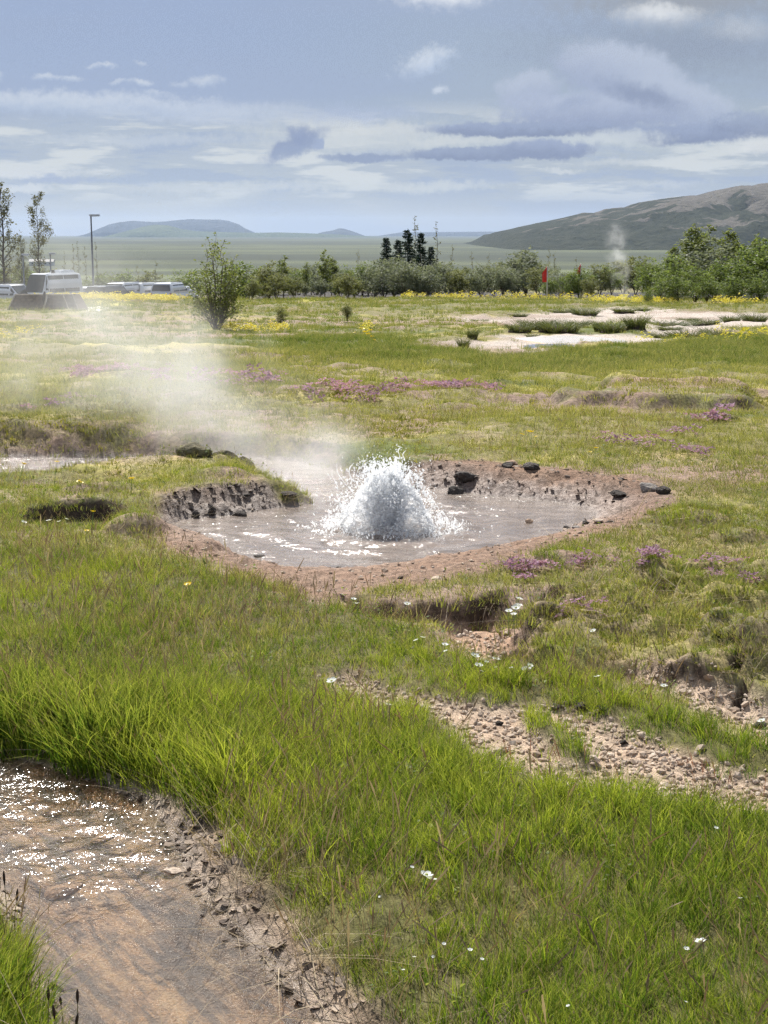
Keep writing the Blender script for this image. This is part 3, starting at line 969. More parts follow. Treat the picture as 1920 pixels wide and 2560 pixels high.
blue = hill_mat('far_mountain', (.026, .037, .056), (.034, .045, .064), (.038, .046, .062), .002)  # blue of the distant haze is also put into these base colours
heath_hill = hill_mat('rocky_hill', (.022, .030, .017), (.050, .056, .034), (.115, .104, .088), .012)
low_hill = hill_mat('low_hill', (.06, .085, .045), (.09, .12, .06), (.08, .10, .05), .004)
ridge('table_mountain', [(236, 592), (262, 583), (285, 570), (300, 560), (318, 556), (345, 553), (375, 555), (400, 556), (430, 554), (460, 551), (482, 549), (520, 550), (552, 550),
                         (578, 553), (598, 560), (612, 570), (628, 577), (642, 592)], 13200, 900, blue, 'long flat topped blue mountain on the horizon', .35, 401, .4)
ridge('low_hill', [(290, 592), (330, 578), (375, 566), (400, 562), (430, 564), (460, 573), (500, 578), (560, 580), (640, 582), (700, 581), (770, 583), (850, 586), (950, 592)],
      10500, 600, low_hill, 'low green rise in front of the flat topped mountain', .2, 411, .6)
ridge('far_peak', [(770, 592), (810, 580), (835, 576), (850, 571), (862, 572), (885, 579), (915, 590)], 12600, 500, blue, 'small distant blue peak right of the flat topped mountain', .2, 421, .6)
ridge('horizon_ridge', [(930, 592), (1000, 581), (1100, 580), (1240, 579), (1400, 579), (1700, 578), (2300, 578), (2500, 592)], 13500, 500, blue, 'faint blue ridge along the horizon', .15, 431, .6)
ridge('rocky_hill', [(1185, 616), (1222, 594), (1232, 587), (1240, 580), (1290, 569), (1330, 560), (1372, 551), (1420, 540), (1448, 533), (1482, 534), (1500, 526), (1540, 521), (1560, 520), (1585, 508),
                     (1610, 504), (1660, 498), (1700, 493), (1730, 491), (1760, 482), (1800, 474), (1828, 468), (1850, 471), (1880, 463), (1920, 459), (2020, 452), (2150, 440),
                     (2350, 450), (2700, 520), (2900, 616)], 3300, 900, heath_hill, 'grey brown rocky hillside rising on the right', 1.1, 441, .75, .006)

# ------------------------------------------------------------------ air
def volume_box(name, lo, hi, nodes, label, step=None, loc=(0, 0, 0)):
    mb = MB().box(lo[0], hi[0], lo[1], hi[1], lo[2], hi[2])
    m, N, out = mat(name)
    nodes(N, out)
    if step:
        m.cycles.volume_step_rate = step
    o = put(name, mb.mesh(name), m, kind='stuff', label=label, cat='mist', loc=loc)
    return o

def haze_nodes(N, out):
    v = N('ShaderNodeVolumePrincipled', {'Color': (.60, .75, 1.0, 1), 'Density': 3.6e-5, 'Anisotropy': 0.25})
    N.link(v.outputs[0], out.inputs['Volume'])

volume_box('haze', (-16000, -16000, -32), (16000, 16000, 165), haze_nodes, 'thin blue haze filling the air over the plain')

def steam_nodes(a, b, r0, r1, dens, scale, fall=0.75, thr=(.36, .66), warp=.5, aniso=.55, base=0.0):
    """a drifting plume from point a to point b (object space), ragged and thinning out"""
    def f(N, out):
        tc = N('ShaderNodeTexCoord')
        p0 = tc.outputs['Object']
        w = N.vmath('SUBTRACT', N.noise(p0, scale * .6, 2, .55, out=1), (.5, .5, .5))
        p = N.vmath('ADD', p0, N.vmath('SCALE', w, scale=warp))
        av = Vector(a)
        d = Vector(b) - av
        L2 = d.length_squared
        pa = N.vmath('SUBTRACT', p, tuple(av))
        t = N.math('DIVIDE', N.vmath('DOT_PRODUCT', pa, tuple(d)), L2, clamp=True)
        c = N('ShaderNodeVectorMath', {0: tuple(d)}, operation='SCALE')
        N.link(t, c.inputs['Scale'])
        dist = N.vmath('DISTANCE', pa, c.outputs[0])
        rad = N.math('ADD', r0, N.math('MULTIPLY', t, r1 - r0))
        q = N.math('DIVIDE', dist, rad)
        core = N.rng(q, 1.0, 0.0)
        n = N.noise(p, scale, 3, .6)
        wisp = N.rng(n, thr[0], thr[1], base, 1.0)
        fade = N.math('SUBTRACT', 1.0, N.math('MULTIPLY', t, fall))
        dn = N.math('MULTIPLY', N.math('MULTIPLY', core, wisp), N.math('MULTIPLY', fade, dens))
        v = N('ShaderNodeVolumePrincipled', {'Color': (.985, .992, 1, 1), 'Anisotropy': aniso, 'Density': dn})
        N.link(v.outputs[0], out.inputs['Volume'])
    return f

def plume(a, b, r0, r1, dens, scale, label, step, fall, thr, warp, aniso, base=0.0, loc=(0, 0, 0)):
    """steam filling a closed, tapering hull round its axis"""
    m, N, out = mat('steam')
    steam_nodes(a, b, r0, r1, dens, scale, fall, thr, warp, aniso, base)(N, out)
    m.cycles.volume_step_rate = step
    av, bv = Vector(a), Vector(b)
    d = (bv - av).normalized()
    g = warp * .25
    mb = MB()
    ts = [-.0, .35, .7, 1.0]
    pts = [av - d * (r0 + g)] + [av + (bv - av) * t for t in ts] + [bv + d * (r1 + g)]
    rad = [(r0 + g) * .45] + [r0 + (r1 - r0) * t + g for t in ts] + [(r1 + g) * .45]
    mb.tube(pts, [r * 1.05 for r in rad], 12)
    return put('steam', mb.mesh('steam'), m, kind='stuff', label=label, cat='steam', loc=loc)

plume((-.42, 10.8, -.1), (-2.9, 12.9, .80), .62, 1.15, 1.5, 1.5, 'white steam drifting off the hot spring pool to the left', .4, .62, (.37, .68), .9, .62, .06)
fx, fy = G(1545, 758)
plume((0.25, 0, 0), (-.15, 0, 3.1), .45, .85, .85, 1.6, 'thin steam column rising before the trees on the right', .8, .5, (.42, .62), .6, .4, 0.0, (fx, fy, gz(fx, fy)))
bx_, by_ = G(108, 776)
plume((.1, .4, .35), (.35, .3, 1.15), .45, .65, .8, 1.8, 'puff of steam above the brown timber box', .8, .6, (.38, .62), .5, .4, 0.0, (bx_, by_, gz(bx_, by_)))

# ------------------------------------------------------------------ planting helper
def scatter(name, pts, rot, scale, idx, tint, meshes, material, label, cat='grass'):
    """one stuff object: clump meshes set on points"""
    col = bpy.data.collections.new(name + '_clumps')
    for i, me in enumerate(meshes):
        if not me.materials:
            me.materials.append(material)
        o = bpy.data.objects.new('%s_clump_%02d' % (name, i), me)
        col.objects.link(o)
    me = bpy.data.meshes.new(name)
    n = len(pts)
    me.vertices.add(n)
    me.vertices.foreach_set('co', np.asarray(pts, np.float32).ravel())
    a = me.attributes.new('rot', 'FLOAT_VECTOR', 'POINT')
    a.data.foreach_set('vector', np.asarray(rot, np.float32).ravel())
    a = me.attributes.new('scl', 'FLOAT_VECTOR', 'POINT')
    sc = np.asarray(scale, np.float32)
    if sc.ndim == 1:
        sc = np.stack([sc] * 3, 1)
    a.data.foreach_set('vector', sc.ravel())
    a = me.attributes.new('pick', 'INT', 'POINT')
    a.data.foreach_set('value', np.asarray(idx, np.int32))
    a = me.attributes.new('tint', 'FLOAT', 'POINT')
    a.data.foreach_set('value', np.asarray(tint, np.float32))
    ng = bpy.data.node_groups.new(name + '_scatter', 'GeometryNodeTree')
    ng.interface.new_socket('Geometry', in_out='INPUT', socket_type='NodeSocketGeometry')
    ng.interface.new_socket('Geometry', in_out='OUTPUT', socket_type='NodeSocketGeometry')
    nn, ll = ng.nodes, ng.links
    gi, go = nn.new('NodeGroupInput'), nn.new('NodeGroupOutput')
    ci = nn.new('GeometryNodeCollectionInfo')
    ci.inputs['Collection'].default_value = col
    ci.inputs['Separate Children'].default_value = True
    ci.inputs['Reset Children'].default_value = True
    ip = nn.new('GeometryNodeInstanceOnPoints')
    ip.inputs['Pick Instance'].default_value = True
    def na(nm, ty):
        k2 = nn.new('GeometryNodeInputNamedAttribute')
        k2.data_type = ty
        k2.inputs['Name'].default_value = nm
        return k2.outputs['Attribute']
    ll.new(gi.outputs[0], ip.inputs['Points'])
    ll.new(ci.outputs[0], ip.inputs['Instance'])
    ll.new(na('pick', 'INT'), ip.inputs['Instance Index'])
    e2r = nn.new('FunctionNodeEulerToRotation')
    ll.new(na('rot', 'FLOAT_VECTOR'), e2r.inputs[0])
    ll.new(e2r.outputs[0], ip.inputs['Rotation'])
    ll.new(na('scl', 'FLOAT_VECTOR'), ip.inputs['Scale'])
    ll.new(ip.outputs[0], go.inputs[0])
    o = put(name, me, None, kind='stuff', label=label, cat=cat)
    md = o.modifiers.new('scatter', 'NODES')
    md.node_group = ng
    return o

def blade_clump(name, n, h, spread, width, bend, seed, hvar=.4, lean=(.12, .0), seg=3, upright=0.3, heads=0.0, head_len=.2, head_w=1.6):
    """a tuft of tapered, bent blades as one small mesh"""
    rg = np.random.default_rng(seed)
    V, F4, F3, T, B = [], [], [], [], []
    for k2 in range(n):
        rr = spread * math.sqrt(rg.random())
        th = rg.random() * 2 * PI
        bx, by = rr * math.cos(th), rr * math.sin(th)
        hh = h * (1 - hvar + 2 * hvar * rg.random())
        out = th + rg.normal(0, .9)
        bd = bend * (.35 + 1.2 * rg.random()) * hh
        dx, dy = math.cos(out), math.sin(out)
        fa = rg.random() * PI
        wx, wy = math.cos(fa), math.sin(fa)
        w = width * (.65 + .7 * rg.random())
        bv = rg.random()
        head = rg.random() < heads
        b0 = len(V)
        for s in range(seg + 1):
            t = s / seg
            cx = bx + dx * bd * t ** 1.8 + lean[0] * hh * t ** 1.5 + dx * upright * .12 * hh * t
            cy = by + dy * bd * t ** 1.8 + lean[1] * hh * t ** 1.5 + dy * upright * .12 * hh * t
            cz = hh * t * (1 - .25 * bend * t) - .012
            ww = w * (1 - t ** 1.6) * (.75 + .25 * (1 - t))
            if head:
                ww = w * .35 if t < 1 - head_len * 1.5 else w * head_w * (1.0 if t < .97 else .5)
            if s < seg or head:
                V.append((cx - wx * ww / 2, cy - wy * ww / 2, cz))
                V.append((cx + wx * ww / 2, cy + wy * ww / 2, cz))
                T += [t, t]
                B += [bv, bv]
            else:
                V.append((cx, cy, cz))
                T.append(t)
                B.append(bv)
        for s in range(seg):
            a = b0 + 2 * s
            if s < seg - 1 or head:
                F4.append((a, a + 1, a + 3, a + 2))
            else:
                F3.append((a, a + 1, a + 2))
    me = mesh_np(name, V, F4 or None, F3 or None, True)
    attr_f(me, 'tip', T)
    attr_f(me, 'blade', B)
    return me

def sector_points(n, r0, r1, half, bias=1.0):
    """random ground points of a wide sector in front of the camera, even per area"""
    u = RNG.random(n)
    r = np.sqrt(r0 * r0 + u * (r1 * r1 - r0 * r0))
    a = np.radians((RNG.random(n) * 2 - 1) * half)
    return np.sin(a) * r, np.cos(a) * r

def plant(x, y, keep):
    s = RNG.random(len(x)) < keep
    return s

def yaw(n, tilt=.12):
    return np.stack([RNG.normal(0, tilt, n), RNG.normal(0, tilt, n), RNG.random(n) * 2 * PI], 1)

# ------------------------------------------------------------------ grass and ground cover
GRASS = leaf_mat('grass_blades', (.080, .150, .014), (.400, .450, .045), .60, .45, tip=(.47, .46, .11))
TURF = leaf_mat('turf_blades', (.145, .180, .040), (.430, .410, .110), .5, .55, tip=(.54, .46, .20))
DRY = leaf_mat('dry_stalks', (.17, .11, .07), (.40, .32, .19), .35, .6)
MOSS = leaf_mat('moss_sprigs', (.15, .165, .035), (.44, .39, .075), .35, .7)
RED = leaf_mat('red_stalks', (.20, .085, .065), (.34, .17, .12), .35, .6)

def mask_at(x, y):
    z, m = terrain(x, y)
    full_masks(x, y, m)
    b, g = bare_of(m)
    return z, m, b, g

def layer(name, spec, meshes, material, label, weight, size, tintf, tilt=.12, sink=0.0, cat='grass'):
    """spec: (count, r0, r1, half angle) rings; weight, size and tintf read the ground masks"""
    PX, PY, PZ, SC, TI = [], [], [], [], []
    for cnt, r0, r1, half in spec:
        x, y = sector_points(cnt, r0, r1, half)
        z, m, b, g = mask_at(x, y)
        w = weight(x, y, z, m, b, g)
        s = RNG.random(len(x)) < w
        x, y, z = x[s], y[s], z[s]
        m = {k2: v[s] for k2, v in m.items()}
        PX.append(x); PY.append(y); PZ.append(z - sink)
        SC.append(size(x, y, m, np.hypot(x, y)))
        TI.append(tintf(x, y, m))
    x, y, z, sc, ti = (np.concatenate(v) for v in (PX, PY, PZ, SC, TI))
    n = len(x)
    return scatter(name, np.stack([x, y, z], 1), yaw(n, tilt), sc, RNG.integers(0, len(meshes), n), np.clip(ti, 0, 1), meshes, material, label, cat)

lush_meshes = [blade_clump('lush_clump', 24, .120, .05, .0033, .5, 500 + i, .38) for i in range(6)]
turf_meshes = [blade_clump('turf_clump', 20, .050, .055, .0038, .5, 520 + i, .45) for i in range(5)]
far_meshes = [blade_clump('meadow_clump', 24, .16, .16, .012, .45, 540 + i, .45, seg=2) for i in range(4)]
dry_meshes = [blade_clump('dry_clump', 6, .155, .08, .0022, .3, 560 + i, .35, heads=.75, head_len=.16, head_w=1.7, seg=6) for i in range(5)]
moss_meshes = [blade_clump('moss_clump', 26, .020, .04, .0052, .8, 580 + i, .5, seg=2) for i in range(4)]
red_meshes = [blade_clump('red_clump', 5, .075, .06, .0016, .15, 600 + i, .4, heads=.9, head_len=.4, head_w=1.8, seg=5) for i in range(4)]

TUSSOCK = [(G(150, 1850), .42, 1.45), (G(340, 1335), .2, 1.15), (G(1400, 1400), .17, 1.0), (G(60, 1780), .3, 1.2), (G(560, 1184), .22, .95),
           (G(1700, 1300), .25, 1.0), (G(1380, 1660), .2, .6), (G(20, 2420), .22, 1.0), (G(470, 1940), .25, 1.15)]
def tuss(x, y):
    t = np.zeros_like(x)
    for (cx, cy), rr, k2 in TUSSOCK:
        t = np.maximum(t, k2 * np.exp(-((x - cx) ** 2 + (y - cy) ** 2) / rr ** 2))
    return t

def w_lush(x, y, z, m, b, g):
    n = fbm(x, y, 1.4, 3, 701)
    inl = sstep(-m[LUSH], -.04, .06)
    left = sstep(-LEFTGRASS.sdf(x, y), -.03, .05) * .85
    isl = sstep(-m['islet'], -.02, .03) * .8
    right = sstep(n, -.05, .3) * sstep(x, .6, 1.2) * sstep(-m['r'], -11.5, -9.5) * .65
    w = np.maximum(np.maximum(inl * (.8 + .3 * n), left), np.maximum(right, isl))
    w = np.maximum(w, np.clip(tuss(x, y) - .25, 0, 1))
    edge = sstep(m['pool_bare'], -.02, .18)
    return np.clip(w * (1 - b), 0, 1)
def s_lush(x, y, m, r):
    n = fbm(x, y, 1.1, 3, 711)
    s = .72 + .45 * n + .22 * RNG.normal(0, 1, len(x)) * .6
    s = s + .8 * tuss(x, y)
    s = s * np.where(m[LUSH] < 0, 1.0, .66) * (1 - .36 * sstep(y, 4.6, 5.6))
    s = s * (.55 + .45 * sstep(np.minimum(m['pool_bare'], np.minimum(m[GRAVEL], m[GULLY])), 0, .22))
    s = s * (.35 + .65 * sstep(m['brook_bare'], 0, .26)) * (.4 + .6 * sstep(m['pool'], .1, .9))
    return np.clip(s, .28, 1.9)
def t_lush(x, y, m):
    return .36 + 1.0 * fbm(x, y, 1.1, 3, 721) + .25 * RNG.normal(0, 1, len(x)) + .12 * sstep(x, .3, 1.5)
layer('lush_grass', [(7500, 1.9, 5.0, 27), (9500, 4.9, 8.4, 22), (7500, 8.4, 11.5, 20)], lush_meshes, GRASS, 'tall bright green grass over the foreground banks',
      w_lush, s_lush, t_lush, .14)

def w_turf(x, y, z, m, b, g):
    n = fbm(x, y, 1.7, 3, 731)
    inl = sstep(-m[LUSH], -.04, .06)
    w = (.62 + .5 * n) * (1 - .5 * inl)
    w = w * (1 - .3 * sstep(y, 11, 12.5))
    w = w * (1 - .5 * sstep(fbm(x, y, .9, 4, 111) + .5 * fbm(x, y, 3.5, 4, 121), .08, .42))
    return np.clip(w, .30, 1) * (1 - b)
def s_turf(x, y, m, r):
    n = fbm(x, y, .8, 3, 741)
    return np.clip((.85 + .5 * n + .2 * RNG.normal(0, 1, len(x))) * np.clip(r / 12, .9, 2.0), .4, 3)
def t_turf(x, y, m):
    return .45 + .5 * fbm(x, y, .6, 3, 751) + .22 * RNG.normal(0, 1, len(x)) - .35 * sstep(-m['green'], -1, 1) + .22 * sstep(y, 10, 11.5)
layer('short_turf', [(6000, 2.0, 5.5, 24), (15000, 5.5, 9, 21), (20000, 9, 14, 20), (28000, 14, 24, 19)], turf_meshes, TURF, 'short olive turf covering the uneven meadow',
      w_turf, s_turf, t_turf, .2)

def w_far(x, y, z, m, b, g):
    n = fbm(x, y, .35, 3, 761)
    gb = sstep(-m['green'], -1, 1)
    return np.clip(.28 + .4 * n + .75 * gb - .18 * sstep(-m['r'], -25, -22), .04, 1) * (1 - b)
def s_far(x, y, m, r):
    gb = sstep(-m['green'], -1, 1)
    return np.clip((.55 + .35 * fbm(x, y, .5, 3, 771) + .15 * RNG.normal(0, 1, len(x)) + .35 * gb) * np.clip(r / 40, .75, 1.6), .3, 2.2)
def t_far(x, y, m):
    gb = sstep(-m['green'], -1, 1)
    return .55 + .5 * fbm(x, y, .22, 3, 781) + .18 * RNG.normal(0, 1, len(x)) - .45 * gb
FARG = leaf_mat('meadow_blades', (.105, .165, .028), (.360, .335, .100), .5, .6, tip=(.42, .36, .15))
layer('meadow_grass', [(9000, 15, 24, 19), (22000, 24, 42, 18.5), (30000, 42, 88, 18)], far_meshes, FARG, 'green and brown meadow grass in the middle distance',
      w_far, s_far, t_far, .15)

def w_dry(x, y, z, m, b, g):
    n = fbm(x, y, 1.2, 3, 791)
    return np.clip(.25 + 1.1 * n + .15 * sstep(-m[LUSH], 0, .1), .03, 1) * (1 - b)
layer('dry_stalks', [(4600, 1.9, 5, 26), (6500, 5, 9, 22), (6500, 9, 16, 20)], dry_meshes, DRY, 'thin brown seed stalks standing in the grass',
      w_dry, lambda x, y, m, r: np.clip(.8 + .25 * RNG.normal(0, 1, len(x)), .35, 1.3) * np.where(m[LUSH] < 0, 1, .7),
      lambda x, y, m: .35 + .35 * RNG.normal(0, 1, len(x)), .2)

def w_moss(x, y, z, m, b, g):
    n = fbm(x, y, .9, 4, 111) + .5 * fbm(x, y, 3.5, 4, 121)
    mo = np.maximum(sstep(-m[MOUND], -.05, .15), np.maximum(sstep(-m[LEFTBANK], -.2, .2), .6 * sstep(x, .9, 1.6) * sstep(-y, -9.6, -9.0)))
    return np.clip(sstep(n, .0, .3) + mo * .8 + .05, 0, 1) * (1 - b) * (1 - .9 * sstep(-m[LUSH], 0, .1))
layer('moss', [(22000, 4.6, 9, 21), (24000, 9, 16, 20)], moss_meshes, MOSS, 'yellow green moss cushions on the hummocks',
      w_moss, lambda x, y, m, r: np.clip(1 + .3 * RNG.normal(0, 1, len(x)), .5, 1.8) * np.clip(r / 9, .9, 1.7),
      lambda x, y, m: .45 + .6 * fbm(x, y, 1.5, 3, 801) + .2 * RNG.normal(0, 1, len(x)), .25, .004, 'moss')

def w_red(x, y, z, m, b, g):
    n = fbm(x, y, 2.0, 3, 811)
    gm = np.maximum(sstep(-m[GRAVEL], -.05, .05) * sstep(x, .0, .4), .35 * sstep(-m[DITCH], -.05, .05))
    return np.clip(gm * sstep(n, -.15, .3), 0, 1)
layer('red_sorrel', [(2600, 4, 8, 20)], red_meshes, RED, 'reddish sorrel stalks on the gravel strip', w_red,
      lambda x, y, m, r: np.clip(.85 + .25 * RNG.normal(0, 1, len(x)), .4, 1.4), lambda x, y, m: RNG.random(len(x)), .1, 0, 'plants')

# low broad leaved herbs between the grass
def herb_mesh(name, seed):
    rg = np.random.default_rng(seed)
    V, F4, B, T = [], [], [], []
    for k2 in range(9):
        a = rg.uniform(0, 2 * PI)
        L = .011 * rg.uniform(.6, 1.5)
        el = rg.uniform(.2, 1.1)
        d = np.array([math.cos(a) * math.cos(el), math.sin(a) * math.cos(el), math.sin(el)])
        e = np.array([-math.sin(a), math.cos(a), 0]) * L * .32
        o0 = np.array([rg.normal(0, .012), rg.normal(0, .012), .01 + .03 * rg.random()])
        b0 = len(V)
        V += [o0, o0 + d * L * .5 + e, o0 + d * L * 1.05 - np.array([0, 0, .15 * L]), o0 + d * L * .5 - e]
        F4.append((b0, b0 + 1, b0 + 2, b0 + 3))
        B += [rg.random()] * 4
        T += [0, .5, 1, .5]
    me = mesh_np(name, V, F4, None, False)
    attr_f(me, 'blade', B)
    attr_f(me, 'tip', T)
    return me
HERB = leaf_mat('herb_leaves', (.110, .160, .030), (.300, .330, .075), .5, .6)
layer('meadow_herbs', [(1200, 2.0, 5.5, 24), (5000, 5.5, 11, 21)], [herb_mesh('herb', 690 + i) for i in range(4)], HERB, 'small broad leaved herbs scattered through the turf',
      lambda x, y, z, m, b, g: np.clip(.25 + .9 * fbm(x, y, 1.8, 3, 895), 0, 1) * (1 - b),
      lambda x, y, m, r: np.clip(1 + .3 * RNG.normal(0, 1, len(x)), .5, 1.8) , lambda x, y, m: RNG.random(len(x)), .2, -.02, 'plants')

# flowers that nobody could count: thyme cushions and the yellow drifts
def flower_clump(name, n, spread, h, size, seed, petals=4):
    rg = np.random.default_rng(seed)
    V, F4, T, B = [], [], [], []
    for k2 in range(n):
        rr = spread * math.sqrt(rg.random())
        th = rg.random() * 2 * PI
        c = np.array([rr * math.cos(th), rr * math.sin(th), h * (.5 + .7 * rg.random()) * (1 - .4 * (rr / spread) ** 2)])
        for p in range(petals):
            a = th + p * 2 * PI / petals
            d = np.array([math.cos(a), math.sin(a), .35 + .5 * rg.random()])
            e = np.array([-math.sin(a), math.cos(a), 0])
            s = size * (.7 + .6 * rg.random())
            b0 = len(V)
            V += [c, c + (d * .5 + e * .45) * s, c + d * s, c + (d * .5 - e * .45) * s]
            F4.append((b0, b0 + 1, b0 + 2, b0 + 3))
            T += [1] * 4
            B += [rg.random()] * 4
    me = mesh_np(name, V, F4, None, False)
    attr_f(me, 'tip', T)
    attr_f(me, 'blade', B)
    return me

PINK = leaf_mat('thyme_petals', (.30, .155, .26), (.54, .32, .47), .45, .6)
YELL = leaf_mat('yellow_petals', (.60, .49, .03), (.76, .69, .06), .35, .6)
thyme_meshes = [flower_clump('thyme_clump', 12, .05, .02, .010, 620 + i) for i in range(4)]
PATCH = []
for px, py, rx, ry, k2 in ((1500, 1415, 60, 12, 1), (1600, 1425, 50, 9, 1), (1660, 1455, 90, 9, 1), (1720, 1470, 80, 9, 1), (1630, 1478, 70, 12, 1), (1480, 1480, 60, 10, .7),
                           (1330, 1420, 55, 12, .9), (1335, 1475, 40, 9, .7), (1440, 1585, 45, 14, 1), (1900, 1485, 40, 14, .8), (1790, 1420, 60, 8, .6),
                           (1130, 980, 120, 9, 1), (950, 985, 150, 8, .9), (1010, 1000, 200, 6, .6), (1080, 970, 90, 4, .8), (850, 1010, 150, 10, .4), (1770, 1050, 50, 7, 1), (1650, 1090, 140, 6, .7),
                           (1690, 1125, 70, 7, 1), (1770, 1140, 40, 6, 1), (1550, 1110, 90, 8, .6), (140, 1045, 70, 9, .6), (300, 935, 130, 14, .35), (560, 960, 160, 12, .3), (180, 820, 150, 10, .3)):
    cx, cy = G(px, py)
    ex, ey = abs(G(px + rx, py)[0] - cx), abs(G(px, py - ry)[1] - cy)
    PATCH.append((cx, cy, ex * 1.15, ey * (1.5 if py > 1300 else 1.1), k2))
def w_thyme(x, y, z, m, b, g):
    w = np.zeros_like(x)
    X = x + fbm(x, y, 2.5, 3, 821) * .12
    Y = y + fbm(x, y, 2.5, 3, 825) * .2
    for cx, cy, ex, ey, k2 in PATCH:
        w = np.maximum(w, k2 * sstep(-np.sqrt(((X - cx) / ex) ** 2 + ((Y - cy) / ey) ** 2), -1.15, -.55))
    return w * sstep(fbm(x, y, 4, 3, 831), -.2, .3) * (1 - b) * np.where(y < 9.5, .95, .5)
layer('wild_thyme', [(26000, 5, 9.5, 19), (60000, 9.5, 26, 18)], thyme_meshes, PINK, 'pink wild thyme spread in low patches over the turf', w_thyme,
      lambda x, y, m, r: np.clip(.9 + .25 * RNG.normal(0, 1, len(x)), .5, 1.5) * np.clip(r / 8, .85, 2.2), lambda x, y, m: RNG.random(len(x)), .2, -.020, 'flowers')
yel_meshes = [flower_clump('yellow_clump', 12, .16, .22, .042, 640 + i, 3) for i in range(4)]
def drift(px0, px1, py, hpx, k2):
    a, b = G(px0, py), G(px1, py)
    d = abs(G((px0 + px1) / 2, py - hpx)[1] - a[1]) + .3
    return (a[0] + b[0]) / 2, a[1], abs(b[0] - a[0]) / 2, d, k2
DRIFT = [drift(180, 480, 748, 8, .5), drift(1000, 1140, 745, 5, .14), drift(1090, 1500, 750, 5, .06), drift(1480, 1680, 757, 5, .15), drift(560, 720, 826, 5, 1), drift(1780, 1920, 765, 5, .12),
         drift(900, 930, 832, 10, .35), drift(1560, 1920, 850, 10, .22), drift(1700, 1930, 838, 10, .2), drift(0, 60, 850, 12, .25), drift(860, 1000, 740, 3, .3)]
def w_yel(x, y, z, m, b, g):
    w = np.zeros_like(x)
    for cx, cy, ex, ey, k2 in DRIFT:
        w = np.maximum(w, k2 * (np.abs(x - cx) < ex) * sstep(-np.abs(y - cy + fbm(x, y, .4, 2, 841) * 1.0), -ey, -ey * .3))
    return w * sstep(fbm(x, y, .8, 3, 851), -.45, .1) * (1 - b)
layer('yellow_flowers', [(16000, 24, 48, 17), (60000, 48, 90, 17)], yel_meshes, YELL, 'drifts of small yellow flowers across the far meadow', w_yel,
      lambda x, y, m, r: np.clip(.85 + .25 * RNG.normal(0, 1, len(x)), .4, 1.5) * np.clip(r / 45, .7, 1.2), lambda x, y, m: RNG.random(len(x)), .15, 0, 'flowers')

# ------------------------------------------------------------------ stones
def stone_mesh(name, seed, flat=.55, rough=.28, sub=2, jag=0.0):
    import bmesh
    bm = bmesh.new()
    bmesh.ops.create_icosphere(bm, subdivisions=sub, radius=.5)
    rg = np.random.default_rng(seed)
    off = rg.random(3) * 50
    cuts = [(Vector(rg.normal(0, 1, 3)).normalized(), .28 + .16 * rg.random()) for _ in range(6)]
    for v in bm.verts:
        p = v.co.copy()
        for d, l in cuts:
            e = p.dot(d) - l
            if e > 0:
                p -= d * e * .9
        n = float(fbm(np.array([p.x * 2 + off[0] + p.z]), np.array([p.y * 2 + off[1] - p.z]), 1.3, 3, seed)[0])
        p *= 1 + rough * n
        if jag:
            p.z += jag * float(vnoise(np.array([p.x * 7 + off[2]]), np.array([p.y * 7]), seed)[0])
        v.co = Vector((p.x, p.y, p.z * flat))
    me = bpy.data.meshes.new(name)
    bm.to_mesh(me)
    bm.free()
    return me

STONE_PALE = simple('pale_stone', (.46, .37, .29), .85, .2, vary=.3, scale=6, bump=.4)
STONE_TAN = simple('tan_stone', (.36, .25, .17), .85, .2, vary=.3, scale=6, bump=.4)
STONE_GREY = simple('grey_stone', (.20, .175, .155), .8, .3, vary=.35, scale=6, bump=.5)
STONE_DARK = simple('dark_wet_rock', (.055, .044, .036), .8, .25, vary=.4, scale=7, bump=.9)
STONE_MOSSY = simple('mossy_rock', (.12, .105, .06), .9, .2, vary=.4, scale=5, bump=.8)
CRUST = simple('mud_crust', (.30, .24, .185), .75, .3, vary=.35, scale=20, bump=.6)
CRUST_DARK = simple('dark_mud_crust', (.13, .105, .09), .5, .5, vary=.4, scale=20, bump=.7)

GRAVEL_MESH = [stone_mesh('pebble', 900 + i, .6, .3, 1) for i in range(6)]
GMAT = leaf_mat('gravel_stones', (.30, .22, .16), (.66, .55, .44), 0.0, .85, spec=.2)
for g_ in GRAVEL_MESH:
    attr_f(g_, 'blade', np.full(len(g_.vertices), .5))
    g_.materials.append(GMAT)
def w_grav(x, y, z, m, b, g):
    return np.clip(g * (.75 + .5 * fbm(x, y, 2.5, 3, 861)) + .5 * sstep(-m[GULLY], -.03, .05) * sstep(fbm(x, y, 4, 3, 863), .05, .35)
                   + .04 * sstep(-m['pool_bare'], 0, .1) * sstep(m['pool'], .0, .05), 0, 1)
layer('gravel', [(62000, 3.6, 8.0, 20), (9000, 8, 10.6, 11)], GRAVEL_MESH, GMAT, 'pale angular gravel spread between the grass banks', w_grav,
      lambda x, y, m, r: np.clip(RNG.lognormal(-4.2, .42, len(x)), .006, .045),
      lambda x, y, m: .5 + .35 * RNG.normal(0, 1, len(x)), .5, -.002, 'gravel')

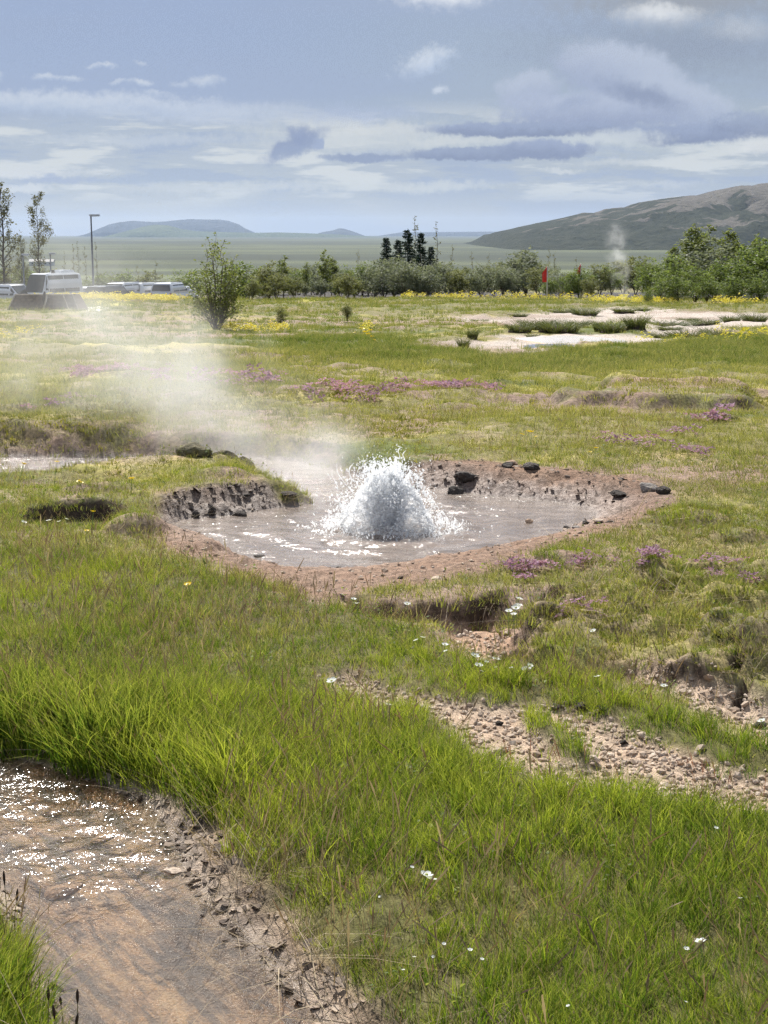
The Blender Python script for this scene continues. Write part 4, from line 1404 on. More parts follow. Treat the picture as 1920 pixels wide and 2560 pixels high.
# crusts of dried mud along the brook and on the pool's banks
def flake_mesh(name, seed):
    rg = np.random.default_rng(seed)
    n = 7
    a = np.sort(rg.random(n) * 2 * PI)
    rr = .5 * (.6 + .5 * rg.random(n))
    top = [(r * math.cos(t), r * math.sin(t), .09 + .10 * rg.random()) for r, t in zip(rr, a)]
    bot = [(x * .85, y * .85, -.12) for x, y, _ in top]
    mb = MB()
    mb.add(top + bot, [tuple(range(n)), tuple(range(2 * n - 1, n - 1, -1))] + [(i, i + n, (i + 1) % n + n, (i + 1) % n) for i in range(n)])
    me = mb.mesh(name)
    attr_f(me, 'blade', np.full(len(me.vertices), rg.random()))
    return me
FLAKES = [flake_mesh('flake', 930 + i) for i in range(7)]
FMAT = leaf_mat('crust_flakes', (.085, .062, .048), (.42, .33, .25), 0.0, .8, spec=.25)
for f_ in FLAKES:
    f_.materials.append(FMAT)
def w_flake(x, y, z, m, b, g):
    k2 = 1.1 * sstep(-m['brook_bare'], -.12, -.05) * sstep(m['brook'], -.015, .01) * (.55 + .6 * fbm(x, y, 4, 3, 871))
    bank = sstep(-m['pool_bare'], -.02, .04) * sstep(m['pool'], -.02, .02)
    steep = 1.7 * sstep(-x, -.2, .5) * sstep(y, 8.7, 9.1) + sstep(x, -.2, .2) * sstep(y, 9.1, 9.6) * .8 + .03
    return np.clip(k2 + bank * steep * (.5 + .5 * fbm(x, y, 3, 3, 873)), 0, 1)
layer('mud_flakes', [(26000, 2.0, 5.2, 24), (20000, 7.4, 11.2, 12)], FLAKES, FMAT, 'curled flakes of mud crust along the water edges', w_flake,
      lambda x, y, m, r: np.stack([np.clip(np.abs(.016 + .018 * RNG.normal(0, 1, len(x))), .005, .07)] * 2 + [np.clip(np.abs(.009 + .008 * RNG.normal(0, 1, len(x))), .004, .028)], 1),
      lambda x, y, m: np.where(m['pool'] < 1.0, .14, .62) + .3 * RNG.normal(0, 1, len(x)) + .25 * (x > 0) * (m['pool'] < 1.), .28, -.002, 'crust')

# straw litter lying along the brook
straw_meshes = [blade_clump('straw_clump', 7, .10, .05, .0024, 2.2, 680 + i, .5, upright=3.0, seg=3) for i in range(4)]
STRAW = leaf_mat('straw', (.22, .16, .10), (.48, .39, .26), .2, .7)
def w_straw(x, y, z, m, b, g):
    k2 = sstep(-np.abs(m['brook_bare'] - .06), -.10, -.02) * sstep(m['brook'], .0, .03) * .9 + .6 * sstep(-m[DITCH], -.05, .02)
    p = sstep(-np.abs(m['pool_bare'] - .03), -.08, -.02) * .35
    mo = sstep(-m[MOUND], 0, .1) * sstep(fbm(x, y, 2.2, 3, 881), .1, .4) * .5
    return np.clip(k2 + p + mo, 0, 1)
layer('straw_litter', [(4500, 2.0, 5.2, 25), (6000, 5.2, 10.5, 18)], straw_meshes, STRAW, 'pale dead straw lying along the banks', w_straw,
      lambda x, y, m, r: np.clip(.8 + .3 * RNG.normal(0, 1, len(x)), .3, 1.5), lambda x, y, m: RNG.random(len(x)), .45, -.01, 'straw')

# ------------------------------------------------------------------ single rocks
ROCKS = [stone_mesh('rock_shape', 950 + i, .62, .35, 3, .10) for i in range(6)]
FLATROCKS = [stone_mesh('flat_stone_shape', 970 + i, .28, .3, 2, .05) for i in range(4)]
_rk = [0]
def rock(name, px, py, w, h, material, label, flat=False, lift=None, group=None, rz=None, dep=None):
    """a stone w photo pixels wide and about h high whose foot shows at the pixel"""
    x, y = G(px, py, lift)
    dist = math.hypot(y, CAM_H)
    W = w / FPX * dist
    H = h / FPX * dist
    src = (FLATROCKS if flat else ROCKS)
    me0 = src[_rk[0] % len(src)]
    _rk[0] += 1
    me = me0.copy()
    me.materials.clear()
    z = max(gz(x, y), POOL_Z if lift is not None else -9)
    zs = [v.co.z for v in me.vertices]
    kz = H / (max(zs) - min(zs))
    o = put(name, me, material, None, label, 'rock', group, None, (x, y, z + H * .22), (0, 0, random.uniform(0, 6) if rz is None else rz))
    o.scale = (W, W * (dep or .8), kz)
    return o

rock('boulder', 1140, 1180, 52, 34, STONE_DARK, 'blocky black boulder at the back rim right of the spout')
rock('boulder', 1164, 1170, 60, 32, STONE_DARK, 'rounded black boulder on the rim just behind the blocky one')
rock('boulder', 1112, 1218, 16, 12, STONE_DARK, 'lone small black stone on the grey bank below the two boulders')
rock('boulder', 1040, 1170, 60, 30, STONE_DARK, 'black rock hidden behind the right side of the spout')
rock('boulder', 1330, 1168, 56, 22, STONE_DARK, 'dark clod hanging under the turf at the back rim')
rock('boulder', 1280, 1158, 34, 14, STONE_TAN, 'orange brown stone on top of the back rim')
rock('boulder', 1270, 1166, 40, 18, STONE_DARK, 'dark clod below the orange stone on the back rim')
rock('boulder', 1620, 1220, 56, 34, STONE_GREY, 'grey lichen covered rock at the right end of the rim')
rock('boulder', 1655, 1228, 48, 26, STONE_DARK, 'dark earth lump beside the grey rock at the right rim')
rock('boulder', 1545, 1215, 44, 20, STONE_DARK, 'dark earth lump left of the grey rim rock')
rock('boulder', 492, 1148, 92, 46, STONE_MOSSY, 'leftmost low boulder in the steam behind the stream')
rock('boulder', 562, 1142, 70, 46, STONE_MOSSY, 'mossy boulder in the steam between two others')
rock('boulder', 606, 1142, 64, 42, STONE_MOSSY, 'mossy boulder nearest the spout in the steam')
rock('boulder', 148, 1150, 28, 24, STONE_DARK, 'small dark clod on the far bank of the silver stream')
rock('boulder', 40, 1146, 60, 12, STONE_DARK, 'low dark clod at the far stream bank by the frame edge', True)
rock('boulder', 72, 1146, 44, 12, STONE_DARK, 'low dark clod beside another on the far stream bank', True)
rock('pool_stone', 598, 1290, 44, 20, STONE_DARK, 'jagged black stone in the shallow left of the pool', lift=POOL_Z)
rock('pool_stone', 530, 1292, 24, 30, STONE_DARK, 'upright dark stone at the left edge of the pool', lift=POOL_Z)
rock('pool_stone', 490, 1296, 26, 18, STONE_DARK, 'small dark stone under the left bank of the pool', lift=POOL_Z)
rock('pool_stone', 616, 1270, 22, 12, STONE_DARK, 'small black stone behind the jagged one in the pool', lift=POOL_Z)
rock('pool_stone', 845, 1424, 18, 12, STONE_DARK, 'small black block on the front edge of the pool', lift=POOL_Z)
rock('pool_stone', 806, 1424, 44, 8, STONE_DARK, 'flat dark slab at the front edge of the pool', True, POOL_Z)
rock('pool_stone', 648, 1392, 34, 7, STONE_DARK, 'thin black slab lying in the front of the pool', True, POOL_Z)
rock('pool_stone', 1322, 1306, 24, 12, STONE_TAN, 'small brown stone sticking out of the right of the pool', lift=POOL_Z)
rock('pool_stone', 720, 1262, 50, 14, STONE_DARK, 'dark ledge at the tip of the left bank', True, POOL_Z)
rock('pool_stone', 1336, 1248, 44, 13, STONE_PALE, 'pale flat stone on the pool shore under the back bank', True)
rock('pool_stone', 1368, 1266, 20, 12, STONE_GREY, 'grey stone in the row along the back shore')
rock('pool_stone', 1418, 1262, 20, 12, STONE_DARK, 'dark stone in the row along the back shore')
rock('pool_stone', 1465, 1266, 26, 12, STONE_DARK, 'black flat stone in the row along the back shore', True)
rock('pool_stone', 1526, 1288, 28, 10, STONE_DARK, 'black flat stone at the right end of the pool', True)
rock('pool_stone', 1494, 1272, 34, 10, STONE_PALE, 'pale slab near the right end of the pool', True)
rock('pool_stone', 1440, 1280, 30, 8, STONE_GREY, 'grey slab in the shallow right part of the pool', True)
rock('beach_stone', 1092, 1440, 38, 12, STONE_PALE, 'whitish flat stone on the brown front beach', True)
rock('beach_stone', 1000, 1432, 20, 9, STONE_DARK, 'dark clod left of the whitish stone on the beach', True)
rock('beach_stone', 956, 1428, 12, 7, STONE_DARK, 'tiny dark clod on the front beach near the water', True)
rock('beach_stone', 902, 1440, 18, 8, STONE_TAN, 'small brown clod low on the front beach', True)
rock('beach_stone', 540, 1396, 16, 8, STONE_TAN, 'small stone on the left part of the front beach', True)
rock('gully_stone', 1172, 1566, 24, 10, STONE_TAN, 'dark brown stone in the bare gully', True)
rock('gully_stone', 1205, 1612, 32, 10, STONE_PALE, 'pale flat stone on the bare gully floor', True)
rock('gully_stone', 1098, 1545, 28, 8, STONE_PALE, 'pale stone at the foot of the dark cut bank', True)
rock('gully_stone', 1155, 1538, 22, 9, STONE_PALE, 'pale chip beside the dark cut bank', True)
rock('gravel_stone', 1605, 1835, 30, 18, STONE_PALE, 'largest white stone on the gravel strip')
rock('gravel_stone', 1560, 1842, 22, 14, STONE_DARK, 'black clod left of the largest white stone')
rock('gravel_stone', 1390, 1765, 32, 16, STONE_DARK, 'dark soil lump at the back edge of the gravel')
rock('gravel_stone', 1455, 1770, 40, 22, STONE_DARK, 'larger dark soil lump at the back edge of the gravel')
rock('gravel_stone', 1500, 1776, 36, 18, STONE_DARK, 'dark soil lump where the gravel meets the right grass')
rock('gravel_stone', 1250, 1800, 22, 14, STONE_DARK, 'dark stone in the middle of the gravel strip')
rock('gravel_stone', 1900, 1800, 40, 20, STONE_DARK, 'dark soil lump on the small gravel patch at the right edge')
rock('gravel_stone', 1470, 1790, 18, 9, STONE_TAN, 'reddish stone below the dark soil lumps')
for i_, (px, py, w) in enumerate(((1280, 1830, 18), (1330, 1890, 20), (1440, 1800, 20), (1505, 1850, 18), (1410, 1930, 20), (1560, 1890, 22), (1640, 1880, 18), (1700, 1900, 22),
                                  (1760, 1925, 20), (1820, 1940, 22), (1880, 1965, 20), (1620, 1940, 18), (1200, 1850, 16), (1090, 1770, 16), (960, 1730, 16), (1480, 1830, 20), (1850, 1990, 24), (1700, 1960, 20))):
    rock('pebble', px, py, w, w * .6, (STONE_PALE, STONE_TAN, STONE_PALE)[i_ % 3], 'larger pebble lying among the fine gravel of the strip', False, None, 'larger pebbles on the gravel strip')
rock('brook_stone', 160, 2200, 120, 26, STONE_TAN, 'brown crusted ledge splitting the flow of the brook', True, BROOK_Z, dep=.5)
rock('brook_stone', 125, 2010, 60, 20, STONE_TAN, 'small brown ledge near the top of the brook', True, BROOK_Z, dep=.5)
rock('brook_stone', 430, 2095, 50, 16, STONE_PALE, 'grey mud slab on the right bank of the brook', True)
rock('brook_stone', 255, 2075, 90, 12, STONE_TAN, 'long thin ledge in the upper brook', True, BROOK_Z, dep=.4)

# ------------------------------------------------------------------ spout
def spout():
    g0 = root('geyser_spout', (GEY[0], GEY[1], POOL_Z), 'white dome of boiling water bursting from the pool', 'geyser')
    rg = np.random.default_rng(77)
    px = 1 / FPX * math.hypot(GEY[1], 1.75)
    HB = .405
    cx0 = -22 * px
    def half(t):
        """half width of the dome at relative height t"""
        return np.interp(t, [0, .12, .3, .5, .7, .85, .95, 1.0], [.335, .315, .28, .24, .19, .14, .10, .045])
    # the dense core: a lumpy dome of torn water
    nu, nv = 200, 90
    U, T = np.meshgrid(np.linspace(0, 2 * PI, nu, endpoint=False), np.linspace(0, 1, nv))
    ct, st = np.cos(U), np.sin(U)
    w = half(T) * (1 - .08 * (ct < 0) * 0)
    lump = fbm(ct * 1.6 + 5, st * 1.6 + T * 3.2, 2.2, 4, 901, .6)
    lump2 = fbm(ct * 3 + 9, st * 3 + T * 7, 4.5, 3, 911, .65)
    fluff = fbm(ct * 6 + 2, st * 6 + T * 15, 9.0, 2, 915, .65)
    k3 = .86 + .22 * lump + .11 * lump2 + .04 * fluff
    X = cx0 + w * ct * k3 - .03 * T * (ct < 0)
    Y = w * .72 * st * k3
    Z = HB * T * (.82 + .16 * lump + .08 * lump2 + .03 * fluff) - .012
    i = np.arange(nu * nv).reshape(nv, nu)
    q = np.stack([i[:-1], np.roll(i, -1, 1)[:-1], np.roll(i, -1, 1)[1:], i[1:]], -1).reshape(-1, 4)
    V0 = np.stack([X.ravel(), Y.ravel(), Z.ravel()], 1)
    V0 = np.concatenate([V0, [[cx0, 0, HB * .93]]])
    f3 = np.stack([i[-1], np.roll(i[-1], -1), np.full(nu, nu * nv)], 1)
    me = mesh_np('core', V0, q, f3, True)
    m, N, out = mat('white_water')
    tc = N('ShaderNodeTexCoord')
    nn = N.noise(tc.outputs['Object'], 55, 5, .7)
    n2 = N.noise(tc.outputs['Object'], 14, 4, .6)
    c = N.mix(N.rng(n2, .35, .65), (.95, .97, .98), (.985, .99, .99))
    p = N('ShaderNodeBsdfPrincipled', {'Base Color': c, 'Roughness': .5, 'Specular IOR Level': .3})
    t = N('ShaderNodeBsdfTranslucent', {'Color': (.97, .985, 1, 1)})
    tr = N('ShaderNodeBsdfTransparent')
    s1 = N('ShaderNodeMixShader', {0: .72, 1: p.outputs[0], 2: t.outputs[0]})
    s2 = N('ShaderNodeMixShader', {0: N.rng(nn, .38, .66, .45, .76), 1: s1.outputs[0], 2: tr.outputs[0]})
    N.link(s2.outputs[0], out.inputs[0])
    put('water_core', me, m, g0, 'churning white water mass')
    # jets thrown up and outward, torn at their tips
    for k4 in range(85):
        a = rg.uniform(0, 2 * PI)
        tt = rg.uniform(.25, 1.02)
        tip = half(min(tt, .99)) * rg.uniform(.55, 1.05)
        ze = HB * tt * rg.uniform(.85, 1.12)
        ro = tip * rg.uniform(.35, .6)
        pts, rad = [], []
        r0_ = rg.uniform(.012, .03)
        wv = rg.uniform(0, 6)
        for s_ in range(8):
            u_ = s_ / 7
            rr_ = ro + (tip - ro) * u_ ** 1.6
            aa = a + .10 * math.sin(wv + 4 * u_)
            pts.append((cx0 + rr_ * math.cos(aa) + rg.normal(0, .004), rr_ * .74 * math.sin(aa), ze * (1 - (1 - u_) ** 1.7)))
            rad.append(r0_ * (1 - .75 * u_) * rg.uniform(.6, 1.35) + .002)
        put('water_jet', MB().tube(pts, rad, 7).mesh('water_jet', True), m, g0)
    # drops thrown off the mound
    octa = np.array([(1, 0, 0), (-1, 0, 0), (0, 1, 0), (0, -1, 0), (0, 0, 1), (0, 0, -1)], float)
    of = np.array([(0, 2, 4), (2, 1, 4), (1, 3, 4), (3, 0, 4), (2, 0, 5), (1, 2, 5), (3, 1, 5), (0, 3, 5)])
    def drops(nm, k2, mode):
        a = rg.uniform(0, 2 * PI, k2)
        if mode == 'shell':
            t = rg.beta(1.1, 1.1, k2)
            rr = half(t) * (1 + np.abs(rg.normal(0, .10, k2)) - .04)
            x, y = cx0 + rr * np.cos(a), rr * .74 * np.sin(a)
            z = HB * t * .98 + rg.exponential(.010, k2)
            sz = np.clip(rg.lognormal(-6.2, .6, k2), .0009, .008)
        elif mode == 'spray':
            t = rg.beta(2.2, 1.2, k2)
            rr = half(t) * np.abs(1 + rg.exponential(.22, k2))
            x, y = cx0 - .02 + rr * np.cos(a) * 1.05, rr * .75 * np.sin(a)
            z = HB * t + rg.exponential(.03, k2) * (t > .55)
            sz = np.clip(rg.lognormal(-6.3, .6, k2), .0008, .006)
        else:
            rr = rg.normal(.36, .07, k2)
            x, y = cx0 + rr * np.cos(a) * 1.05, rr * np.sin(a) * .82
            z = np.abs(rg.normal(0, .035, k2)) * np.exp(-((rr - .34) / .12) ** 2) + .004
            sz = np.clip(rg.lognormal(-6.0, .55, k2), .001, .008)
        cl = fbm(x, y + z, 16, 3, 931)
        s = rg.random(len(x)) < np.clip(.55 + 1.1 * cl, .06, 1)
        x, y, z, sz = x[s], y[s], z[s], sz[s]
        st = rg.uniform(.7, 2.2, len(x))
        V = octa[None] * sz[:, None, None]
        V = V * np.stack([np.ones_like(st), np.ones_like(st), st], 1)[:, None, :]
        th = rg.uniform(-.9, .9, len(x))
        Vx = V[:, :, 0] * np.cos(th)[:, None] + V[:, :, 2] * np.sin(th)[:, None]
        Vz = -V[:, :, 0] * np.sin(th)[:, None] + V[:, :, 2] * np.cos(th)[:, None]
        V = np.stack([Vx + x[:, None], V[:, :, 1] + y[:, None], Vz + z[:, None]], -1).reshape(-1, 3)
        F = (of[None] + (np.arange(len(x)) * 6)[:, None, None]).reshape(-1, 3)
        return V, F
    m2, N, out = mat('water_drops')
    p = N('ShaderNodeBsdfPrincipled', {'Base Color': (.93, .96, .98, 1), 'Roughness': .08, 'Specular IOR Level': .8})
    t = N('ShaderNodeBsdfTranslucent', {'Color': (.97, .985, 1, 1)})
    tr = N('ShaderNodeBsdfTransparent')
    s1 = N('ShaderNodeMixShader', {0: .65, 1: p.outputs[0], 2: t.outputs[0]})
    s2 = N('ShaderNodeMixShader', {0: .5, 1: s1.outputs[0], 2: tr.outputs[0]})
    N.link(s2.outputs[0], out.inputs[0])
    for nm, k2, mode in (('flying_drops', 8000, 'shell'), ('fine_spray', 4000, 'spray'), ('splash_ring', 4500, 'ring')):
        V, F = drops(nm, k2, mode)
        put(nm, mesh_np(nm, V, None, F, True), m2, g0, kind='stuff')
    # torn strings of water above the dome
    for (ax, az, bx, bz, k2) in ((1, 178, 10, 205, .005), (-30, 170, -42, 186, .004), (14, 172, 22, 198, .004), (-52, 150, -58, 176, .004), (-130, 110, -152, 168, .003), (-150, 95, -158, 150, .003),
                                (-118, 120, -112, 162, .004), (-62, 160, -48, 182, .004), (8, 205, 0, 214, .004), (30, 150, 38, 170, .003)):
        pts = []
        for s_ in range(6):
            t_ = s_ / 5
            pts.append(((ax + (bx - ax) * t_ + 5 * math.sin(t_ * 5 + ax)) * px, rg.normal(0, .004), (az + (bz - az) * t_) * px))
        put('water_string', MB().tube(pts, [k2 * (.25 + .8 * rg.random()) for _ in pts], 5).mesh('water_string', True), m2, g0)
spout()

# ------------------------------------------------------------------ single flowers
def flower(kind, rad, npet, petal_mat, eye_mat, stem_mat, seed, stem=.12):
    rg = np.random.default_rng(seed)
    g0 = bpy.data.objects.new(kind, None)
    for i in range(npet):
        a = 2 * PI * i / npet + rg.normal(0, .06)
        vs, fs = [], []
        prof = [(.12, .10), (.35, .34), (.65, .46), (.88, .34), (1.0, .10)]
        for t, w in prof:
            zz = .28 * t * t * rad + .05 * rad
            cx, cy = t * rad * math.cos(a), t * rad * math.sin(a)
            ex, ey = -math.sin(a) * w * rad, math.cos(a) * w * rad
            vs += [(cx - ex, cy - ey, stem + zz + .03 * rad), (cx, cy, stem + zz - .03 * rad), (cx + ex, cy + ey, stem + zz + .03 * rad)]
        for k2 in range(len(prof) - 1):
            b0 = 3 * k2
            fs += [(b0, b0 + 1, b0 + 4, b0 + 3), (b0 + 1, b0 + 2, b0 + 5, b0 + 4)]
        p = put('petal', MB().add(vs, fs).mesh('petal', True), petal_mat, g0)
    put('flower_centre', MB().tube([(0, 0, stem - .1 * rad), (0, 0, stem + .12 * rad), (0, 0, stem + .26 * rad)], [.10 * rad, .26 * rad, .14 * rad], 8).mesh('flower_centre', True), eye_mat, g0)
    put('stem', MB().tube([(0, 0, -.02), (.004, .003, stem * .5), (0, 0, stem)], [.0012, .0011, .0009], 5).mesh('stem', True), stem_mat, g0)
    COL.objects.link(g0)
    return g0
WHITE_P = leaf_mat('white_petal', (.74, .76, .74), (.86, .87, .85), .35, .5)
YELL_P = leaf_mat('buttercup_petal', (.75, .52, .01), (.85, .65, .02), .3, .35)
EYE_G = simple('flower_eye', (.35, .38, .08), .6)
STEM_G = simple('flower_stem', (.12, .19, .04), .6)
fw = flower('white_flower', .011, 5, WHITE_P, EYE_G, STEM_G, 1, .16)
fy_ = flower('yellow_flower', .011, 5, YELL_P, EYE_G, STEM_G, 2, .16)
def set_flower(src, px, py, w, label, group=None, hgt=.07, first=False):
    """a flower w photo pixels across whose head shows at the pixel, hgt above the datum"""
    x, y = G(px, py, hgt)
    d = math.hypot(y, CAM_H)
    o = src if first else copy_tree(src)
    s_ = w / FPX * d / .022 * 1.5
    o.rotation_euler = (random.uniform(.10, .38), random.uniform(-.2, .2), random.uniform(0, 6))
    o.scale = (s_,) * 3
    up = o.rotation_euler.to_matrix() @ Vector((0, 0, .16 * s_))
    o.location = Vector((x, y, hgt)) - up
    for kk, v in (('label', label), ('category', 'flower'), ('group', group)):
        if v:
            o[kk] = v
    return o
big = [(1750, 2355, 22, 'white flower alone low on the right in deep grass'), (1066, 2188, 22, 'upper white flower of the pair in the middle grass'),
       (1076, 2198, 20, 'lower white flower of the pair in the middle grass'), (829, 1703, 18, 'white flower at the left end of the gravel strip'),
       (970, 1762, 14, 'white flower on the grass below the left gravel end'), (1018, 1510, 12, 'white flower hanging before the dark cut bank'),
       (884, 1498, 10, 'upper white flower left of the cut bank'), (893, 1509, 9, 'lower white flower left of the cut bank'),
       (1298, 1498, 14, 'single white flower above the white cluster by the gully'), (1660, 1715, 12, 'white flower on a tall stem by the small gravel patch'),
       (1493, 1692, 12, 'white flower on the grass below the dark mound'), (1904, 1803, 14, 'white flower by the dark lump at the right edge'),
       (1482, 1578, 12, 'white flower right of the pink thyme clump'), (1716, 2372, 10, 'tiny white flower beside the lone big one')]
for i_, (px, py, w, lab) in enumerate(big):
    set_flower(fw, px, py, w, lab, None, .07, i_ == 0)
for px, py, w in ((1290, 1520, 16), (1297, 1514, 14), (1272, 1528, 13), (1284, 1536, 11)):
    set_flower(fw, px, py, w, 'white flower of the tight cluster on the mound edge by the gully', 'white cluster by the gully', .07)
for px, py, w in ((1187, 1640, 16), (1240, 1649, 15), (1197, 1664, 15), (1216, 1655, 8), (1318, 1672, 14), (1310, 1673, 10), (1324, 1664, 12), (1057, 1594, 11), (1040, 1601, 9), (1112, 1612, 12), (1114, 1628, 8),
                  (1278, 1670, 8), (1240, 1668, 6), (1204, 1678, 6)):
    set_flower(fw, px, py, w, 'small white flower in the grass along the lower end of the gully', 'white flowers below the gully', .06)
for px, py, w in ((1110, 2360, 7), (1175, 2375, 9), (1036, 2393, 7), (1083, 2392, 6), (1205, 2398, 7), (1008, 2425, 6), (1850, 2246, 8), (1790, 2070, 8), (950, 2242, 6), (1030, 2168, 7), (1420, 2515, 7), (1715, 2505, 6)):
    set_flower(fw, px, py, w, 'tiny white flower head dotted in the near grass', 'tiny white flowers in the near grass', .10)
for px, py, w in ((60, 1306, 10), (122, 1302, 10), (148, 1304, 8), (167, 1298, 9)):
    set_flower(fw, px, py, w, 'white flower before the dark hollow on the left', 'white flowers at the hollow', .03)
yl = [(470, 1461, 14, 'single yellow flower in the grass left of the front beach'), (329, 1197, 11, 'yellow flower on the grass behind the left tussock'), (197, 1203, 9, 'yellow flower of the pair on the left headland'),
      (204, 1206, 7, 'smaller yellow flower of the pair on the left headland'), (233, 1279, 10, 'yellow flower right of the dark hollow'), (217, 1327, 9, 'yellow flower in front of the dark hollow'),
      (60, 1160, 9, 'leftmost yellow flower before the silver stream'), (142, 1155, 9, 'tall yellow flower before the silver stream')]
for i_, (px, py, w, lab) in enumerate(yl):
    set_flower(fy_, px, py, w, lab, None, .09, i_ == 0)
for px, py, w in ((1328, 1080, 10), (1305, 1086, 9), (1320, 1078, 8), (1340, 1092, 7), (1490, 1120, 8), (1475, 1130, 7)):
    set_flower(fy_, px, py, w, 'yellow flower standing behind the back rim', 'yellow flowers behind the back rim', .12)
for px, py, w in ((905, 822, 9), (912, 830, 8), (920, 836, 9), (926, 826, 8), (930, 842, 8), (886, 832, 6), (936, 850, 7)):
    set_flower(fy_, px, py, w, 'yellow flower on the lone tall plant in the green band', 'yellow flowers on the lone tall plant', -.35)

# ------------------------------------------------------------------ trees
BARK = simple('grey_bark', (.13, .11, .09), .9, .1, vary=.3, scale=14)
BARK_D = simple('dark_bark', (.06, .048, .04), .9, .1, vary=.3, scale=14)

def leaves(P, size, seed, up=.3, aspect=.6, droop=0.0):
    """leaf faces at the points P"""
    rg = np.random.default_rng(seed)
    n = len(P)
    d = rg.normal(0, 1, (n, 3))
    d[:, 2] = d[:, 2] * .6 + up - droop
    d /= np.linalg.norm(d, axis=1)[:, None]
    e = np.cross(d, rg.normal(0, 1, (n, 3)))
    e /= np.linalg.norm(e, axis=1)[:, None] + 1e-9
    s = size * rg.uniform(.6, 1.4, n)[:, None]
    nrm = np.cross(d, e)
    V = np.stack([P, P + (d * .5 + e * aspect * .5 + nrm * .08) * s, P + d * s, P + (d * .5 - e * aspect * .5 + nrm * .08) * s], 1).reshape(-1, 3)
    F = np.arange(n * 4).reshape(n, 4)
    return V, F, np.repeat(rg.random(n), 4)

def make_tree(kind, seed, height, stems, crown_lo, width, nleaf, leaf_size, leaf_mat_, bark, branch_n=16, up=.9, spread=.25, trunk_r=.03, bare=0.0, profile='egg', twig=.35):
    """a tapered trunk (or several stems) with limbs, twigs and a crown of separate leaves"""
    rg = np.random.default_rng(seed)
    mb = MB()
    anchors, wts = [], []
    for s in range(stems):
        a = rg.uniform(0, 2 * PI)
        out = spread * (0 if stems == 1 else rg.uniform(.3, 1.0))
        h = height * (1 if s == 0 else rg.uniform(.6, .97))
        k2 = 7
        wob = rg.normal(0, .035 * height * .4, (k2 + 1, 2))
        wob[0] = 0
        pts = []
        for i in range(k2 + 1):
            t = i / k2
            pts.append(Vector((math.cos(a) * out * (t ** .7) * height * .5 + wob[i][0] * t + rg.normal(0, .01), math.sin(a) * out * (t ** .7) * height * .5 + wob[i][1] * t, h * t - .05)))
        r0 = trunk_r * rg.uniform(.7, 1.1) * (1 if stems > 1 else 1.3)
        mb.tube(pts, [r0 * (1 - .88 * i / k2) for i in range(k2 + 1)], 5)
        for b in range(branch_n):
            t = crown_lo + (1 - crown_lo) * (b + rg.random()) / branch_n
            t = min(t, .985)
            f = t * k2
            i0 = min(int(f), k2 - 1)
            p = pts[i0].lerp(pts[i0 + 1], f - i0)
            tt = (t - crown_lo) / (1 - crown_lo)
            if profile == 'egg':
                L = width * .5 * (math.sin(PI * (tt * .82 + .14)) ** .8)
            elif profile == 'cone':
                L = width * .5 * (1 - tt) ** .9 + .05
            else:
                L = width * .5 * (1 - tt ** 3) ** .5
            L *= rg.uniform(.55, 1.15)
            az = rg.uniform(0, 2 * PI)
            dv = Vector((math.cos(az), math.sin(az), up * rg.uniform(.5, 1.3))).normalized()
            q = [p, p + dv * L * .5 + Vector((0, 0, .03 * L)), p + dv * L + Vector((0, 0, .10 * L))]
            br = max(.003, r0 * (1 - .88 * t) * .55)
            mb.tube(q, [br, br * .6, br * .2], 4, False)
            for _ in range(3):
                u = rg.uniform(.35, 1.0)
                c = q[0].lerp(q[2], u)
                dv2 = (dv + Vector(rg.normal(0, .7, 3))).normalized()
                e = c + dv2 * L * twig * rg.uniform(.5, 1.2)
                mb.tube([c, e], [br * .4, br * .12], 3, False)
                anchors.append((c, e, L))
            anchors.append((q[1], q[2], L))
    trunk = mb.mesh(kind + '_trunk', True)
    A = np.array([(*c, *e) for c, e, _ in anchors])
    Ls = np.array([l for _, _, l in anchors])
    keep = rg.random(len(A)) >= bare
    A, Ls = A[keep], Ls[keep]
    pick = rg.choice(len(A), nleaf, p=Ls / Ls.sum())
    u = rg.random(nleaf)[:, None] ** .7
    P = A[pick, :3] * (1 - u) + A[pick, 3:] * u + rg.normal(0, 1, (nleaf, 3)) * (.10 * Ls[pick][:, None] + .02)
    V, F, B = leaves(P, leaf_size, seed + 1, .25)
    crown = mesh_np(kind + '_crown', V, F, None, False)
    attr_f(crown, 'blade', B)
    trunk.materials.append(bark)
    crown.materials.append(leaf_mat_)
    return trunk, crown

LEAF_BIRCH = leaf_mat('birch_leaves', (.150, .185, .050), (.370, .380, .130), .6, .5)
LEAF_WILLOW = leaf_mat('willow_leaves', (.165, .190, .120), (.380, .400, .280), .5, .6)
LEAF_GREEN = leaf_mat('shrub_leaves', (.130, .180, .048), (.330, .365, .110), .6, .5)
LEAF_OLIVE = leaf_mat('olive_leaves', (.165, .180, .070), (.340, .345, .150), .55, .6)
LEAF_POP = leaf_mat('poplar_leaves', (.15, .15, .085), (.28, .27, .16), .45, .6)
NEEDLE = leaf_mat('spruce_needles', (.016, .036, .020), (.045, .080, .038), .25, .6)

